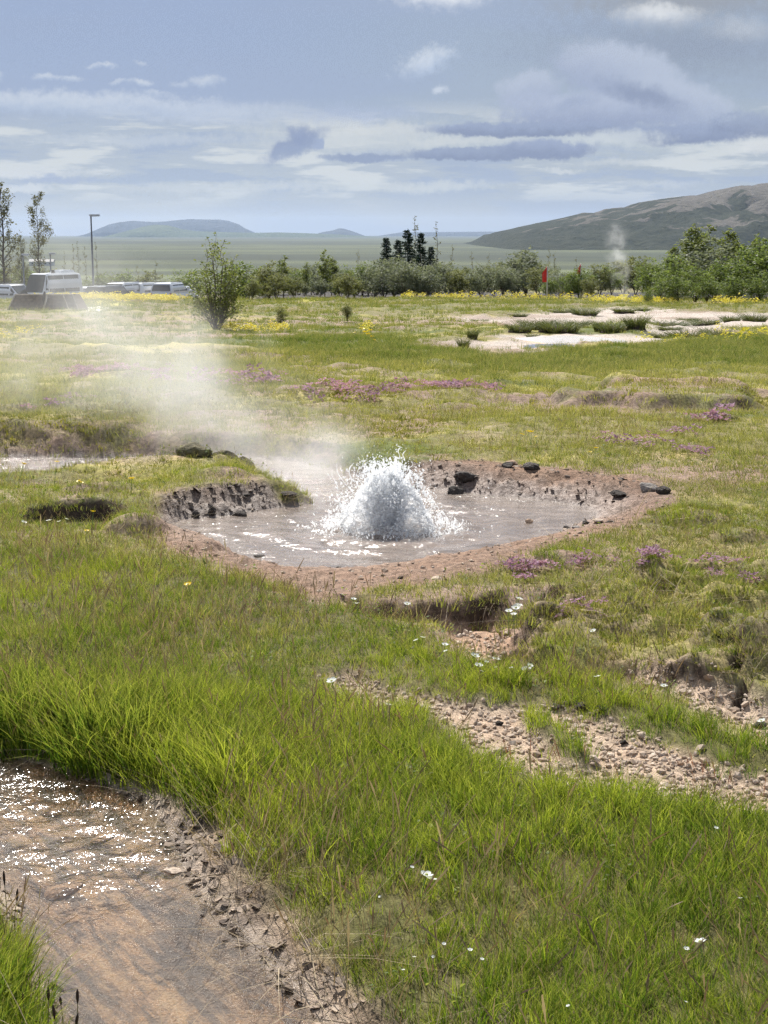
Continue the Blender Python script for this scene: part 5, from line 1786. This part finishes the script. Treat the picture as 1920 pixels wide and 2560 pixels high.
KINDS = {
    'birch': [make_tree('birch', 1100 + i, 2.3, 12, .05, 1.05, 4800, .042, LEAF_BIRCH, BARK, 16, 1.4, .42, .014, profile='cone') for i in range(1)],
    'willow': [make_tree('willow', 1120 + i, 2.6, 7, .10, 1.9, 3000, .105, LEAF_WILLOW, BARK, 13, .8, .42, .022, profile='round') for i in range(4)],
    'shrub': [make_tree('shrub', 1140 + i, 2.6, 6, .12, 1.8, 3000, .095, LEAF_GREEN, BARK_D, 13, .9, .38, .022, profile='round') for i in range(4)],
    'olive': [make_tree('olive', 1160 + i, 2.6, 5, .15, 1.5, 2500, .095, LEAF_OLIVE, BARK_D, 13, 1.0, .3, .022) for i in range(3)],
    'upright': [make_tree('upright', 1180 + i, 3.2, 3, .15, 1.1, 2300, .09, LEAF_BIRCH, BARK, 18, 1.4, .14, .025) for i in range(3)],
    'poplar': [make_tree('poplar', 1200 + i, 8.0, 1, .16, 2.6, 2600, .13, LEAF_POP, BARK_D, 46, 1.1, .1, .075, .15) for i in range(2)],
    'sapling': [make_tree('sapling', 1220 + i, 4.0, 1, .25, .6, 150, .09, LEAF_POP, BARK, 16, 1.4, .1, .028, .3) for i in range(3)],
}

def make_spruce(seed, height, width):
    rg = np.random.default_rng(seed)
    mb = MB().tube([(0, 0, -.05), (0, 0, height * .5), (0, 0, height)], [.06, .035, .006], 6)
    P, D = [], []
    nt = 22
    for i in range(nt):
        t = .08 + .90 * i / nt
        L = width * .5 * (1 - t) ** .85 + .05
        for k2 in range(9):
            a = rg.uniform(0, 2 * PI)
            l = L * rg.uniform(.6, 1.12)
            z0 = t * height
            dv = np.array([math.cos(a), math.sin(a), .10 - .45 * (1 - t)])
            p0 = np.array([0, 0, z0])
            mb.tube([tuple(p0), tuple(p0 + dv * l)], [.010, .003], 3, False)
            m_ = int(14 + 26 * l)
            u = rg.random(m_)[:, None]
            P.append(p0 + dv * l * u + rg.normal(0, .025, (m_, 3)))
            q = dv + rg.normal(0, .55, (m_, 3))
            q[:, 2] += .15
            D.append(q / np.linalg.norm(q, axis=1)[:, None])
    P, D = np.concatenate(P), np.concatenate(D)
    n = len(P)
    e = np.cross(D, rg.normal(0, 1, (n, 3)))
    e /= np.linalg.norm(e, axis=1)[:, None]
    s = .15 * rg.uniform(.6, 1.3, n)[:, None]
    V = np.stack([P, P + D * s * .5 + e * s * .16, P + D * s, P + D * s * .5 - e * s * .16], 1).reshape(-1, 3)
    crown = mesh_np('spruce_crown', V, np.arange(n * 4).reshape(n, 4), None, False)
    attr_f(crown, 'blade', np.repeat(rg.random(n), 4))
    tr = mb.mesh('spruce_trunk', True)
    tr.materials.append(BARK_D)
    crown.materials.append(NEEDLE)
    return tr, crown
KINDS['spruce'] = [make_spruce(1240 + i, 4.0, 1.9) for i in range(3)]
BASE_H = {'birch': 2.3, 'willow': 2.6, 'shrub': 2.6, 'olive': 2.6, 'upright': 3.2, 'poplar': 8.0, 'sapling': 4.0, 'spruce': 4.0}
OBJ = {'birch': 'birch_tree', 'willow': 'willow_tree', 'shrub': 'leafy_shrub', 'olive': 'olive_shrub', 'upright': 'birch_tree', 'poplar': 'poplar_tree', 'sapling': 'bare_sapling', 'spruce': 'spruce_tree'}
_tc = [0]
def tree(kind, px, base_py, top_py, dist, label, group=None, wide=1.0):
    """stand a tree at a distance under the photo column px so that it reaches the row top_py"""
    d = pix_dir(px, 700)
    x = d.x / d.y * dist
    z = gz(x, dist)
    htop = CAM_H + (583 - top_py) / FPX * dist * 1.0
    H = max(.5, htop - z)
    v = KINDS[kind][_tc[0] % len(KINDS[kind])]
    _tc[0] += 1
    o = root(OBJ[kind], (x, dist, z), label, 'tree', group, random.uniform(0, 6.28))
    wide *= {'willow': 1.35, 'shrub': 1.35, 'olive': 1.4, 'upright': 1.15, 'spruce': 1.0}.get(kind, 1.0)
    s = H / BASE_H[kind]
    o.scale = (s * wide, s * wide, s)
    put('trunk', v[0], None, o)
    put('crown', v[1], None, o)
    return o

tree('birch', 540, 826, 578, BUSH_AT[1], 'lone slender birch shrub in the meadow, in front of the steam drift', None, 1.45)
tree('spruce', 966, 740, 590, 99, 'leftmost dark spruce of the close group')
tree('spruce', 994, 740, 595, 101, 'thin dark spruce second from the left in the group')
tree('spruce', 1019, 740, 570, 98, 'tallest dark spruce in the middle of the group')
tree('spruce', 1051, 740, 578, 100, 'broad dark spruce right of the tallest one')
tree('spruce', 1077, 740, 612, 102, 'shortest dark spruce at the right end of the group')
tree('poplar', 10, 740, 464, 104, 'tall thin leaved poplar at the left frame edge')
tree('poplar', 100, 740, 487, 107, 'slim tall poplar behind the white van', None, .8)
tree('poplar', 55, 740, 590, 108, 'low bare poplar between the two tall ones', None, .8)
for px, top in ((162, 625), (186, 608), (215, 612), (198, 600), (243, 603)):
    tree('sapling', px, 730, top, 118, 'leafless sapling pole near the tall lamp post', 'sapling poles by the lamp post', .7)
for px, top in ((1036, 537), (1092, 552)):
    tree('sapling', px, 730, top, 103, 'bare topped sapling rising beside the spruces', 'bare saplings by the spruces')
for px, top in ((390, 648), (345, 660), (895, 620), (1130, 610), (1370, 620), (1385, 625), (1440, 640), (1180, 625), (1220, 630)):
    tree('sapling', px, 730, top, 112 + random.uniform(-4, 6), 'bare thin sapling sticking up out of the tree belt', 'bare saplings in the belt')
ORD = 'first second third fourth fifth sixth seventh eighth ninth tenth eleventh twelfth thirteenth fourteenth fifteenth sixteenth seventeenth eighteenth nineteenth twentieth'.split()
_cnt = {}
def nth(key):
    _cnt[key] = _cnt.get(key, 0) + 1
    return ORD[_cnt[key] - 1]
# trees beyond the car park, left
for i_ in range(20):
    px = -40 + i_ * 27 + random.uniform(-8, 8)
    top = 690 + random.uniform(-18, 16) - (14 if px < 200 else 0)
    tree(('olive', 'shrub', 'upright')[i_ % 3], px, 735, top, 116 + random.uniform(0, 14), '%s grey green tree from the left behind the parked cars' % nth('cars'), 'tree belt behind the parked cars', 1.3)
# belt in the middle
mid = [(600, 650, 86, 'shrub'), (630, 690, 80, 'olive'), (672, 650, 82, 'olive'), (708, 638, 84, 'upright'), (690, 680, 79, 'olive'), (735, 690, 84, 'olive'), (765, 655, 92, 'upright'),
       (790, 660, 96, 'willow'), (812, 625, 90, 'upright'), (828, 640, 92, 'upright'), (850, 680, 86, 'olive'), (800, 690, 88, 'willow'), (870, 675, 80, 'olive'), (905, 655, 94, 'shrub'),
       (885, 690, 84, 'olive'), (935, 655, 90, 'willow'), (960, 650, 88, 'willow'), (985, 640, 90, 'willow'), (1010, 655, 86, 'willow'), (1040, 650, 88, 'willow'), (1070, 665, 87, 'willow'), (1095, 650, 90, 'willow'),
       (1125, 660, 92, 'willow'), (1150, 665, 88, 'olive'), (1175, 668, 90, 'willow'), (1205, 660, 92, 'willow'), (1235, 655, 94, 'olive'), (1260, 660, 90, 'willow'),
       (615, 672, 96, 'olive'), (650, 668, 98, 'shrub'), (688, 664, 97, 'willow'), (722, 660, 99, 'olive'), (748, 672, 94, 'shrub'), (778, 678, 97, 'olive'), (838, 668, 98, 'willow'), (866, 664, 99, 'shrub'),
       (892, 668, 98, 'willow'), (920, 662, 97, 'olive'), (660, 700, 84, 'shrub'), (760, 702, 88, 'willow'), (845, 700, 89, 'shrub')]
for px, top, dist, kd in sorted(mid):
    nm = {'shrub': 'dark leafy shrub', 'olive': 'olive shrub', 'upright': 'narrow upright birch', 'willow': 'silvery willow'}[kd]
    where = 'between the lone birch and the spruces' if px < 930 else 'in the belt below and right of the spruces'
    tree(kd, px, 745, top, dist, '%s %s from the left %s' % (nth(nm + where), nm, where), '%ss %s' % (nm, where), 1.15)
right = [(1290, 650, 92, 'willow'), (1315, 622, 95, 'willow'), (1345, 660, 88, 'olive'), (1370, 690, 84, 'shrub'), (1400, 665, 86, 'willow'), (1425, 672, 84, 'shrub'), (1450, 670, 85, 'shrub'), (1475, 690, 82, 'olive'),
         (1500, 660, 95, 'olive'), (1530, 665, 96, 'shrub'), (1560, 640, 100, 'olive'), (1590, 640, 98, 'olive'), (1620, 650, 90, 'shrub'), (1650, 650, 80, 'shrub'), (1680, 640, 78, 'shrub')]
for px, top, dist, kd in sorted(right):
    nm = {'shrub': 'green leafy shrub', 'olive': 'olive shrub', 'willow': 'silvery willow'}[kd]
    tree(kd, px, 748, top, dist, '%s %s from the left in the belt around the red flags' % (nth(nm + 'r'), nm), '%ss around the flags' % nm, 1.2)
edge = [(1660, 690, 70, 'shrub'), (1700, 680, 68, 'shrub'), (1735, 560, 82, 'upright'), (1760, 565, 84, 'upright'), (1785, 600, 80, 'willow'), (1715, 600, 84, 'upright'), (1820, 570, 85, 'upright'), (1800, 650, 74, 'shrub'),
        (1845, 600, 80, 'upright'), (1850, 640, 74, 'shrub'), (1880, 590, 82, 'upright'), (1900, 595, 76, 'shrub'), (1935, 580, 78, 'upright'), (1740, 660, 72, 'shrub'), (1960, 620, 74, 'shrub'), (1690, 610, 88, 'upright'), (1770, 690, 69, 'shrub'), (1830, 690, 68, 'shrub'), (1890, 680, 68, 'shrub')]
for px, top, dist, kd in sorted(edge):
    nm = {'shrub': 'green leafy shrub', 'upright': 'tall feathery birch', 'willow': 'silvery willow'}[kd]
    tree(kd, px, 752, top, dist, '%s %s from the left in the dense thicket at the right edge' % (nth(nm + 'e'), nm), 'right thicket: %s' % nm, 1.25)
# young plants standing free in the far meadow
tree('shrub', 1620, 758, 722, 66, 'small pale shrub in front of the right thicket')
tree('olive', 702, 812, 785, 38, 'tiny green sapling right of the lone birch')
tree('olive', 868, 815, 752, 40, 'thin young sapling standing in the brown patch')

# ------------------------------------------------------------------ vehicles
PAINT_W = simple('white_paint', (.78, .79, .80), .25, .5, vary=.03, coat=.6)
PAINT_G = simple('grey_paint', (.32, .33, .35), .3, .5, vary=.05, coat=.6)
PAINT_K = simple('black_paint', (.025, .026, .03), .25, .5, vary=.1, coat=.6)
GLASS = simple('tinted_glass', (.03, .035, .04), .06, .6, vary=.2)
RUBBER = simple('tyre_rubber', (.02, .02, .02), .85, .2)
RIM = simple('alloy_rim', (.45, .46, .48), .35, .5, .8)
LAMP = simple('lamp_glass', (.75, .76, .76), .08, .8)
REDLAMP = simple('tail_lamp', (.45, .02, .015), .15, .6)
TRIM = simple('black_trim', (.03, .03, .03), .6, .3)

def loft(secs, close=True):
    """skin over cross sections: each (x, half width bottom, half width top, z0, z1)"""
    vs, fs = [], []
    for x, wb, wt, z0, z1 in secs:
        zm = z0 + (z1 - z0) * .5
        wm = max(wb, wt)
        bev = min(.10, (z1 - z0) * .22)
        ring = [(x, -wb, z0), (x, -wm, z0 + bev), (x, -wm * .995, zm), (x, -wt, z1 - bev), (x, -wt + bev * .9, z1), (x, wt - bev * .9, z1), (x, wt, z1 - bev), (x, wm * .995, zm), (x, wm, z0 + bev), (x, wb, z0)]
        vs += ring
    n = 10
    for i in range(len(secs) - 1):
        for j in range(n):
            k2 = (j + 1) % n
            fs.append((i * n + j, i * n + k2, (i + 1) * n + k2, (i + 1) * n + j))
    fs.append(tuple(range(n))[::-1])
    fs.append(tuple((len(secs) - 1) * n + j for j in range(n)))
    return MB().add(vs, fs)

def wheel(o, x, y, r):
    m1 = MB()
    s = 1 if y > 0 else -1
    n = 20
    def ring(rr, yy):
        return [(x + rr * math.cos(2 * PI * i / n), yy, r + rr * math.sin(2 * PI * i / n)) for i in range(n)]
    rings = [ring(r * .62, y + s * .02), ring(r * .92, y + s * .02), ring(r, y - s * .02), ring(r, y - s * .18), ring(r * .62, y - s * .2)]
    vs = sum(rings, [])
    fs = [(k2 * n + i, k2 * n + (i + 1) % n, (k2 + 1) * n + (i + 1) % n, (k2 + 1) * n + i) for k2 in range(4) for i in range(n)]
    w = put('wheel', m1.add(vs, fs).mesh('wheel', True), RUBBER, o)
    m2 = MB()
    c = (x, y + s * .015, r)
    vs2 = [c] + ring(r * .6, y - s * .01)
    fs2 = [(0, 1 + i, 1 + (i + 1) % n) for i in range(0, n)]
    put('rim', m2.add(vs2, fs2).mesh('rim'), RIM, w)

def quad(o, name, pts, material, off=.012):
    a, b, c = Vector(pts[0]), Vector(pts[1]), Vector(pts[2])
    nv = (b - a).cross(c - a).normalized()
    vs = [Vector(p) + nv * off for p in pts] + [Vector(p) - nv * off for p in pts]
    k2 = len(pts)
    fs = [tuple(range(k2)), tuple(range(2 * k2 - 1, k2 - 1, -1))] + [(i, i + k2, (i + 1) % k2 + k2, (i + 1) % k2) for i in range(k2)]
    return put(name, MB().add(vs, fs).mesh(name), material, o)

def make_car(paint, length=4.5, width=1.8, hbody=.95, hroof=1.62, bonnet=.28, tail=.04, cat='car', name='parked_car', screen=.14, roofbars=False):
    """car along +x: lower body, glasshouse, panes, wheels, lamps, mirrors"""
    o = root(name, (0, 0, 0), '', cat)
    w = width / 2
    L = length
    h1, h2 = hbody, hroof
    x0, x1 = -L / 2, L / 2
    xs = x1 - bonnet * L
    put('body', loft([(x0, w * .9, w * .88, .32, h1 * .92), (x0 + .12, w, w * .97, .24, h1), (xs, w, w * .97, .22, h1), (x1 - .45, w, w * .94, .24, h1 * .88), (x1 - .05, w * .88, w * .82, .3, h1 * .7)]).mesh('body', False), paint, o)
    tb, tf = x0 + tail * L, xs - screen * L
    wr = w * .80
    put('roof', loft([(x0 + .05, w * .93, wr * .94, h1 - .03, h1 + .02), (tb + .12, w * .95, wr, h1 - .03, h2 - .05), (tb + .5, w * .95, wr, h1 - .03, h2), (tf - .2, w * .95, wr, h1 - .03, h2 - .01), (tf, w * .95, wr, h1 - .03, h2 - .06), (xs + .08, w * .93, wr, h1 - .03, h1 + .02)]).mesh('roof', False), paint, o)
    hh = h2 - h1
    for s in (-1, 1):
        yb, yt = s * (w * .955 + .0), s * (wr + .005)
        cuts = np.linspace(tb + .35, tf - .05, 3 if L < 5.2 else 4)
        for a, b in zip(cuts[:-1], cuts[1:]):
            quad(o, 'side_window', [(a + .04, yb + s * .006, h1 + .05), (b - .04, yb + s * .006, h1 + .05), (b - .04, yt + s * .02, h2 - .13), (a + .04, yt + s * .02, h2 - .13)], GLASS)
        quad(o, 'side_window', [(tf + .02, yb + s * .006, h1 + .05), (xs - .12, yb + s * .004, h1 + .05), (tf + .04, yt + s * .02, h2 - .16)], GLASS)
        put('mirror', MB().box(xs - .25, xs - .05, s * (w + .02) - .09, s * (w + .02) + .09, h1 + .02, h1 + .20, .02).mesh('mirror'), paint, o)
        put('headlight', MB().box(x1 - .16, x1 - .045, s * w * .72 - .16, s * w * .72 + .16, h1 * .62, h1 * .78, .02).mesh('headlight'), LAMP, o)
        put('tail_light', MB().box(x0 - .02, x0 + .1, s * w * .84 - .08, s * w * .84 + .08, h1 * .6, h1 * .95, .01).mesh('tail_light'), REDLAMP, o)
        for xx in (x0 + L * .19, x1 - L * .2):
            wheel(o, xx, s * (w + .005), .34)
        if roofbars:
            put('roof_rail', MB().tube([(tb + .4, s * wr * .85, h2 + .05), (tf - .3, s * wr * .85, h2 + .05)], [.02, .02], 6).mesh('roof_rail'), TRIM, o)
    quad(o, 'windscreen', [(xs + .05, -w * .84, h1 + .05), (xs + .05, w * .84, h1 + .05), (tf + .04, wr * .9, h2 - .09), (tf + .04, -wr * .9, h2 - .09)], GLASS, .03)
    quad(o, 'rear_window', [(x0 + .07, -w * .82, h1 + .1), (x0 + .07, w * .82, h1 + .1), (tb + .1, wr * .88, h2 - .14), (tb + .1, -wr * .88, h2 - .14)], GLASS, .03)
    put('bumper', MB().box(x1 - .14, x1 + .03, -w * .86, w * .86, .28, .46, .02).mesh('bumper'), TRIM, o)
    return o

PARK_Z = lambda x, y: gz(x, y)
def park(o, px, dist, rz, label, group=None, dz=0.0):
    d = pix_dir(px, 720)
    x = d.x / d.y * dist
    o.location = (x, dist, gz(x, dist) + dz)
    o.rotation_euler = (0, 0, rz)
    o['label'] = label
    if group:
        o['group'] = group
    elif 'group' in o:
        del o['group']

van = make_car(PAINT_W, 4.4, 1.65, 1.1, 2.3, .14, .01, 'van', 'white_van', .10)
put('roof_hatch', MB().box(-1.7, -.5, -.5, .5, 2.28, 2.46, .08).mesh('roof_hatch'), PAINT_W, van)
put('roof_vent', MB().box(-.3, -.15, -.1, .1, 2.28, 2.48, .02).mesh('roof_vent'), TRIM, van)
park(van, 128, 93, math.radians(-118), 'tall white van with dark windows behind the brown timber box')
mpv = make_car(PAINT_W, 4.4, 1.75, 1.0, 1.68, .2, .03, 'car', 'parked_car', .14, True)
park(mpv, 18, 92, math.radians(-20), 'white estate car cut by the left frame edge')
sed = make_car(PAINT_W, 4.3, 1.72, .92, 1.46, .27, .06, 'car', 'parked_car')
park(sed, 226, 104, math.radians(-112), 'white car just right of the tall van')
suv = make_car(PAINT_K, 4.4, 1.8, 1.0, 1.62, .25, .03, 'car', 'parked_car', .12, True)
park(suv, 276, 102, math.radians(70), 'black car among the white ones by the lamp post')
gry = make_car(PAINT_G, 4.3, 1.75, .95, 1.46, .27, .05, 'car', 'parked_car')
park(gry, 200, 107, math.radians(-95), 'grey car parked nose on beside the tall van')
def more(src, px, dist, rz, label):
    park(copy_tree(src), px, dist, math.radians(rz), label)
more(sed, 252, 108, -80, 'white car behind the lamp post')
more(mpv, 300, 107, -110, 'white estate car right of the black car')
more(sed, 318, 111, 95, 'small white car between the estate car and the pale van')
more(suv, 291, 112, 100, 'black car half hidden behind another black one')
more(sed, 352, 112, -150, 'low white car in the middle of the row')
more(mpv, 376, 110, 60, 'bright white car right of the low one')
more(gry, 398, 113, 90, 'grey car second from the right end of the row')
more(mpv, 428, 110, 78, 'white car near the right end of the row')
more(sed, 450, 113, 80, 'white car at the right end of the row by the lone birch')
more(mpv, -5, 101, 85, 'white car behind the estate car at the left frame edge')
more(mpv, 34, 102, 95, 'second white car behind the estate car at the left')

# ------------------------------------------------------------------ lamp posts
GALV = simple('galvanised_steel', (.20, .21, .23), .55, .4, .3, vary=.15)
HEADM = simple('lamp_head', (.55, .56, .57), .5, .4)
def lamp_post(px, dist, top_py, arm, label, r=.075):
    d = pix_dir(px, 700)
    x = d.x / d.y * dist
    z = gz(x, dist)
    H = CAM_H + (583 - top_py) / FPX * dist - z
    o = root('lamp_post', (x, dist, z), label, 'lamp post')
    put('pole', MB().tube([(0, 0, -.1), (0, 0, H * .3), (0, 0, H)], [r, r * .85, r * .6], 8).mesh('pole', True), GALV, o)
    put('base', MB().tube([(0, 0, -.05), (0, 0, .5)], [r * 1.5, r * 1.4], 8).mesh('base'), GALV, o)
    h = put('lamp_head', MB().box(-.1, arm, -.12, .12, H - .02, H + .10, .02).mesh('lamp_head'), HEADM, o)
    put('lens', MB().box(.1 * arm, arm * .9, -.09, .09, H - .05, H - .021).mesh('lens'), LAMP, h)
    return o
lamp_post(233, 106, 541, .62, 'tall street lamp post rising above the parked cars', .085)
lamp_post(60, 103, 636, .42, 'short lamp post behind the estate car at the left')
lamp_post(128, 112, 633, .4, 'short lamp post behind the white van')

# ------------------------------------------------------------------ flags
REDFLAG = simple('red_flag_cloth', (.62, .04, .035), .7, .2, vary=.15)
POLE_W = simple('white_pole', (.6, .6, .6), .5)
def flag(px, dist, top, h, wpx, label):
    d = pix_dir(px, 700)
    x = d.x / d.y * dist
    z = gz(x, dist)
    H = CAM_H + (583 - top) / FPX * dist - z
    o = root('feather_flag', (x, dist, z), label, 'flag')
    put('flag_pole', MB().tube([(0, 0, -.1), (0, 0, H * .6), (-.02, 0, H)], [.03, .025, .012], 6).mesh('flag_pole', True), POLE_W, o)
    hh = h / FPX * dist
    ww = wpx / FPX * dist
    n = 14
    vs, fs = [], []
    for i in range(n + 1):
        t = i / n
        zz = H - hh * t
        wd = ww * (math.sin(min(1, t * 2.2) * PI / 2)) * (1 - .15 * t)
        for j in range(5):
            u = j / 4
            vs.append((-.03 - wd * u, .035 * math.sin(u * 5 + t * 4) * u, zz + .12 * u * (1 - t) * -1))
    for i in range(n):
        for j in range(4):
            a = i * 5 + j
            fs.append((a, a + 1, a + 6, a + 5))
    c = MB().add(vs, fs).mesh('flag_cloth', True)
    k2 = put('flag_cloth', c, REDFLAG, o)
    sm = k2.modifiers.new('cloth', 'SOLIDIFY')
    sm.thickness = .012
flag(1368, 80, 662, 40, 12, 'larger red feather flag on a white pole before the willows')
flag(1452, 84, 656, 26, 8, 'smaller red flag half hidden in the belt of trees')

# ------------------------------------------------------------------ timber box over the hot spring
TIMBER = simple('weathered_timber', (.125, .092, .072), .9, .15, vary=.3, scale=9, bump=.5)
TIMBER_E = simple('pale_timber_edge', (.36, .31, .26), .85, .2, vary=.2, scale=9)
DARKW = simple('dark_post', (.045, .035, .03), .8, .2)
def timber_box():
    x0, y0 = G(18, 776)
    x1, _ = G(198, 776)
    W = x1 - x0
    cx = (x0 + x1) / 2
    z = gz(cx, y0)
    o = root('timber_well_cover', (cx, y0, z - .02), 'low brown timber box with sloping sides over a steaming spring', 'well cover')
    H = 40 / FPX * y0
    hw, tw, dp, ins = W / 2, W / 2 - .27, 1.7, .24
    nb = 5
    def face(xa0, xa1, xb0, xb1, nm):
        """planks of one sloping front panel between bottom and top edges"""
        for i in range(nb):
            t0, t1 = i / nb, (i + .93) / nb
            pts = []
            for t, e in ((t0, 0), (t0, 1), (t1, 1), (t1, 0)):
                a = xa0 + (xb0 - xa0) * t
                b = xa1 + (xb1 - xa1) * t
                pts.append(((b if e else a), ins * t, H * t))
            q = quad(o, 'plank', pts, TIMBER, .014)
    mid0, mid1 = -.05, .02
    face(-hw, mid0, -tw, mid0 + .08, 'a')
    face(mid1, hw * .72, mid1 + .14, tw * .66, 'b')
    face(hw * .74, hw, tw * .69, tw, 'c')
    for s in (-1, 1):
        for i in range(nb):
            t0, t1 = i / nb, (i + .93) / nb
            pts = [(s * (hw + (tw - hw) * t), yy, H * t) for t, yy in ((t0, ins * t0), (t0, dp - ins * t0), (t1, dp - ins * t1), (t1, ins * t1))]
            quad(o, 'plank', pts, TIMBER, .014)
    for i in range(nb):
        t0, t1 = i / nb, (i + .93) / nb
        quad(o, 'plank', [(-(hw + (tw - hw) * t0), dp - ins * t0, H * t0), (hw + (tw - hw) * t0, dp - ins * t0, H * t0), (hw + (tw - hw) * t1, dp - ins * t1, H * t1), (-(hw + (tw - hw) * t1), dp - ins * t1, H * t1)], TIMBER, .014)
    for xa, xb in ((-hw, -tw), (.0, .11), (hw * .73, tw * .675), (hw, tw)):
        put('corner_batten', MB().tube([(xa, -.02, 0), (xb, ins - .02, H + .02)], [.028, .028], 5).mesh('corner_batten'), TIMBER_E, o)
    put('top_rim', MB().box(-tw, tw, ins - .03, ins + .06, H, H + .035).mesh('top_rim'), TIMBER_E, o)
    put('post', MB().tube([(-.02, ins - .08, H * .4), (.0, ins - .02, H * .95), (.03, ins, H + .13)], [.06, .055, .035], 8).mesh('post', True), DARKW, o)
timber_box()

# ------------------------------------------------------------------ far farm building
def barn():
    d = pix_dir(105, 661)
    Y = 1250.0
    x = d.x / d.y * Y
    z = gz(x, Y)
    o = root('farm_building', (x, Y, z), 'long low white farm building far behind the poplars', 'building')
    put('wall', MB().box(-10, 10, -3, 3, -.5, 3.4).mesh('wall'), simple('white_render', (.7, .7, .68), .8), o)
    r = MB().add([(-10.4, -3.5, 3.3), (10.4, -3.5, 3.3), (10.4, 0, 5.4), (-10.4, 0, 5.4), (-10.4, 3.5, 3.3), (10.4, 3.5, 3.3)], [(0, 1, 2, 3), (3, 2, 5, 4), (0, 3, 4), (1, 5, 2), (0, 4, 5, 1)])
    put('roof', r.mesh('roof'), simple('pale_roof', (.42, .40, .38), .7), o)
    for i in range(5):
        put('window', MB().box(-8 + i * 3.6, -6.6 + i * 3.6, -3.06, -2.95, 1.2, 2.4).mesh('window'), GLASS, o)
barn()

# ------------------------------------------------------------------ sedge tussocks on the sinter flat
SEDGE = leaf_mat('sedge_blades', (.085, .105, .030), (.235, .215, .085), .45, .6)
PEAT = simple('peat', (.06, .045, .035), .95, .1, vary=.3, scale=12, bump=.6)
def tussock_meshes(seed):
    rg = np.random.default_rng(seed)
    n, k2 = 16, 5
    vs, fs = [], []
    for i in range(k2):
        t = i / (k2 - 1)
        for j in range(n):
            a = 2 * PI * j / n
            r = .5 * math.cos(t * PI / 2 * .96) ** .6 * (1 + .18 * math.sin(a * 3 + seed) + .1 * rg.normal())
            vs.append((r * math.cos(a), r * math.sin(a), -.15 + .6 * t))
    for i in range(k2 - 1):
        for j in range(n):
            fs.append((i * n + j, i * n + (j + 1) % n, (i + 1) * n + (j + 1) % n, (i + 1) * n + j))
    fs.append(tuple((k2 - 1) * n + j for j in range(n)))
    md = MB().add(vs, fs).mesh('root_mound', True)
    bl = blade_clump('tussock_blades', 420, .85, .46, .030, .5, seed, .35, (.03, 0), 3, 1.6)
    md.materials.append(PEAT)
    bl.materials.append(SEDGE)
    return md, bl
TUS = [tussock_meshes(1300 + i) for i in range(4)]
spots = [(1416, 779, 60, 10), (1463, 787, 60, 16), (1560, 780, 40, 10), (1606, 776, 30, 8), (1663, 812, 95, 13), (1762, 808, 50, 14), (1829, 801, 40, 16), (1673, 822, 40, 9), (1661, 838, 44, 14),
         (1397, 832, 74, 28), (1446, 818, 44, 18), (1530, 832, 60, 26), (1589, 832, 36, 30), (1500, 830, 26, 18), (1886, 799, 50, 20), (1722, 798, 36, 10), (1332, 838, 22, 10), (1159, 860, 22, 24), (1181, 852, 24, 20),
         (1300, 832, 50, 20), (1345, 826, 60, 24), (1720, 845, 60, 26), (1790, 838, 60, 24), (1298, 790, 30, 8), (1200, 800, 24, 8)]
for i_, (px, py, w, h) in enumerate(sorted(spots)):
    x, y = G(px, py)
    o = root('sedge_tussock', (x, y, gz(x, y)), '%s sedge tussock from the left on the pale sinter flat' % (ORD + ['twenty first', 'twenty second', 'twenty third', 'twenty fourth', 'twenty fifth'])[i_], 'tussock',
             'sedge tussocks on the sinter flat', random.uniform(0, 6))
    d = math.hypot(y, CAM_H)
    W, H = w / FPX * d, h / FPX * d
    o.scale = (W, W * 1.3, H * 1.35)
    v = TUS[i_ % 4]
    put('root_mound', v[0], None, o)
    put('blades', v[1], None, o)

# ------------------------------------------------------------------ dark headed sedge by the brook
HEAD_K = simple('sedge_head', (.045, .030, .022), .8, .2)
STALK = simple('sedge_stalk', (.14, .13, .05), .7, .2)
for i_, (px, py, h, hl) in enumerate(sorted(((118, 2500, 100, 30), (145, 2560, 120, 34), (170, 2545, 110, 30), (190, 2530, 150, 34), (155, 2470, 60, 20), (235, 2560, 70, 30), (218, 2560, 50, 22), (272, 2560, 60, 22),
                                             (30, 2230, 70, 30), (14, 2210, 80, 34), (60, 2480, 60, 24), (300, 2575, 50, 18)))):
    x, y = G(px, py)
    z = gz(x, y)
    d = math.hypot(y, CAM_H)
    H, L = h / FPX * d, hl / FPX * d
    o = root('sedge_stalk', (x, y, z), '%s dark headed sedge stalk from the left at the near brook bank' % ORD[i_], 'plant', 'sedge stalks by the brook')
    lx, ly = random.uniform(-.012, .02), random.uniform(-.01, .01)
    put('stem', MB().tube([(0, 0, -.02), (lx * .4, ly * .4, H * .5), (lx, ly, H)], [.0013, .0011, .0009], 5).mesh('stem', True), STALK, o)
    put('seed_head', MB().tube([(lx, ly, H - L * .1), (lx * 1.1, ly, H + L * .3), (lx * 1.2, ly, H + L * .7), (lx * 1.3, ly, H + L)], [.0012, .0034, .0032, .001], 7).mesh('seed_head', True), HEAD_K, o)
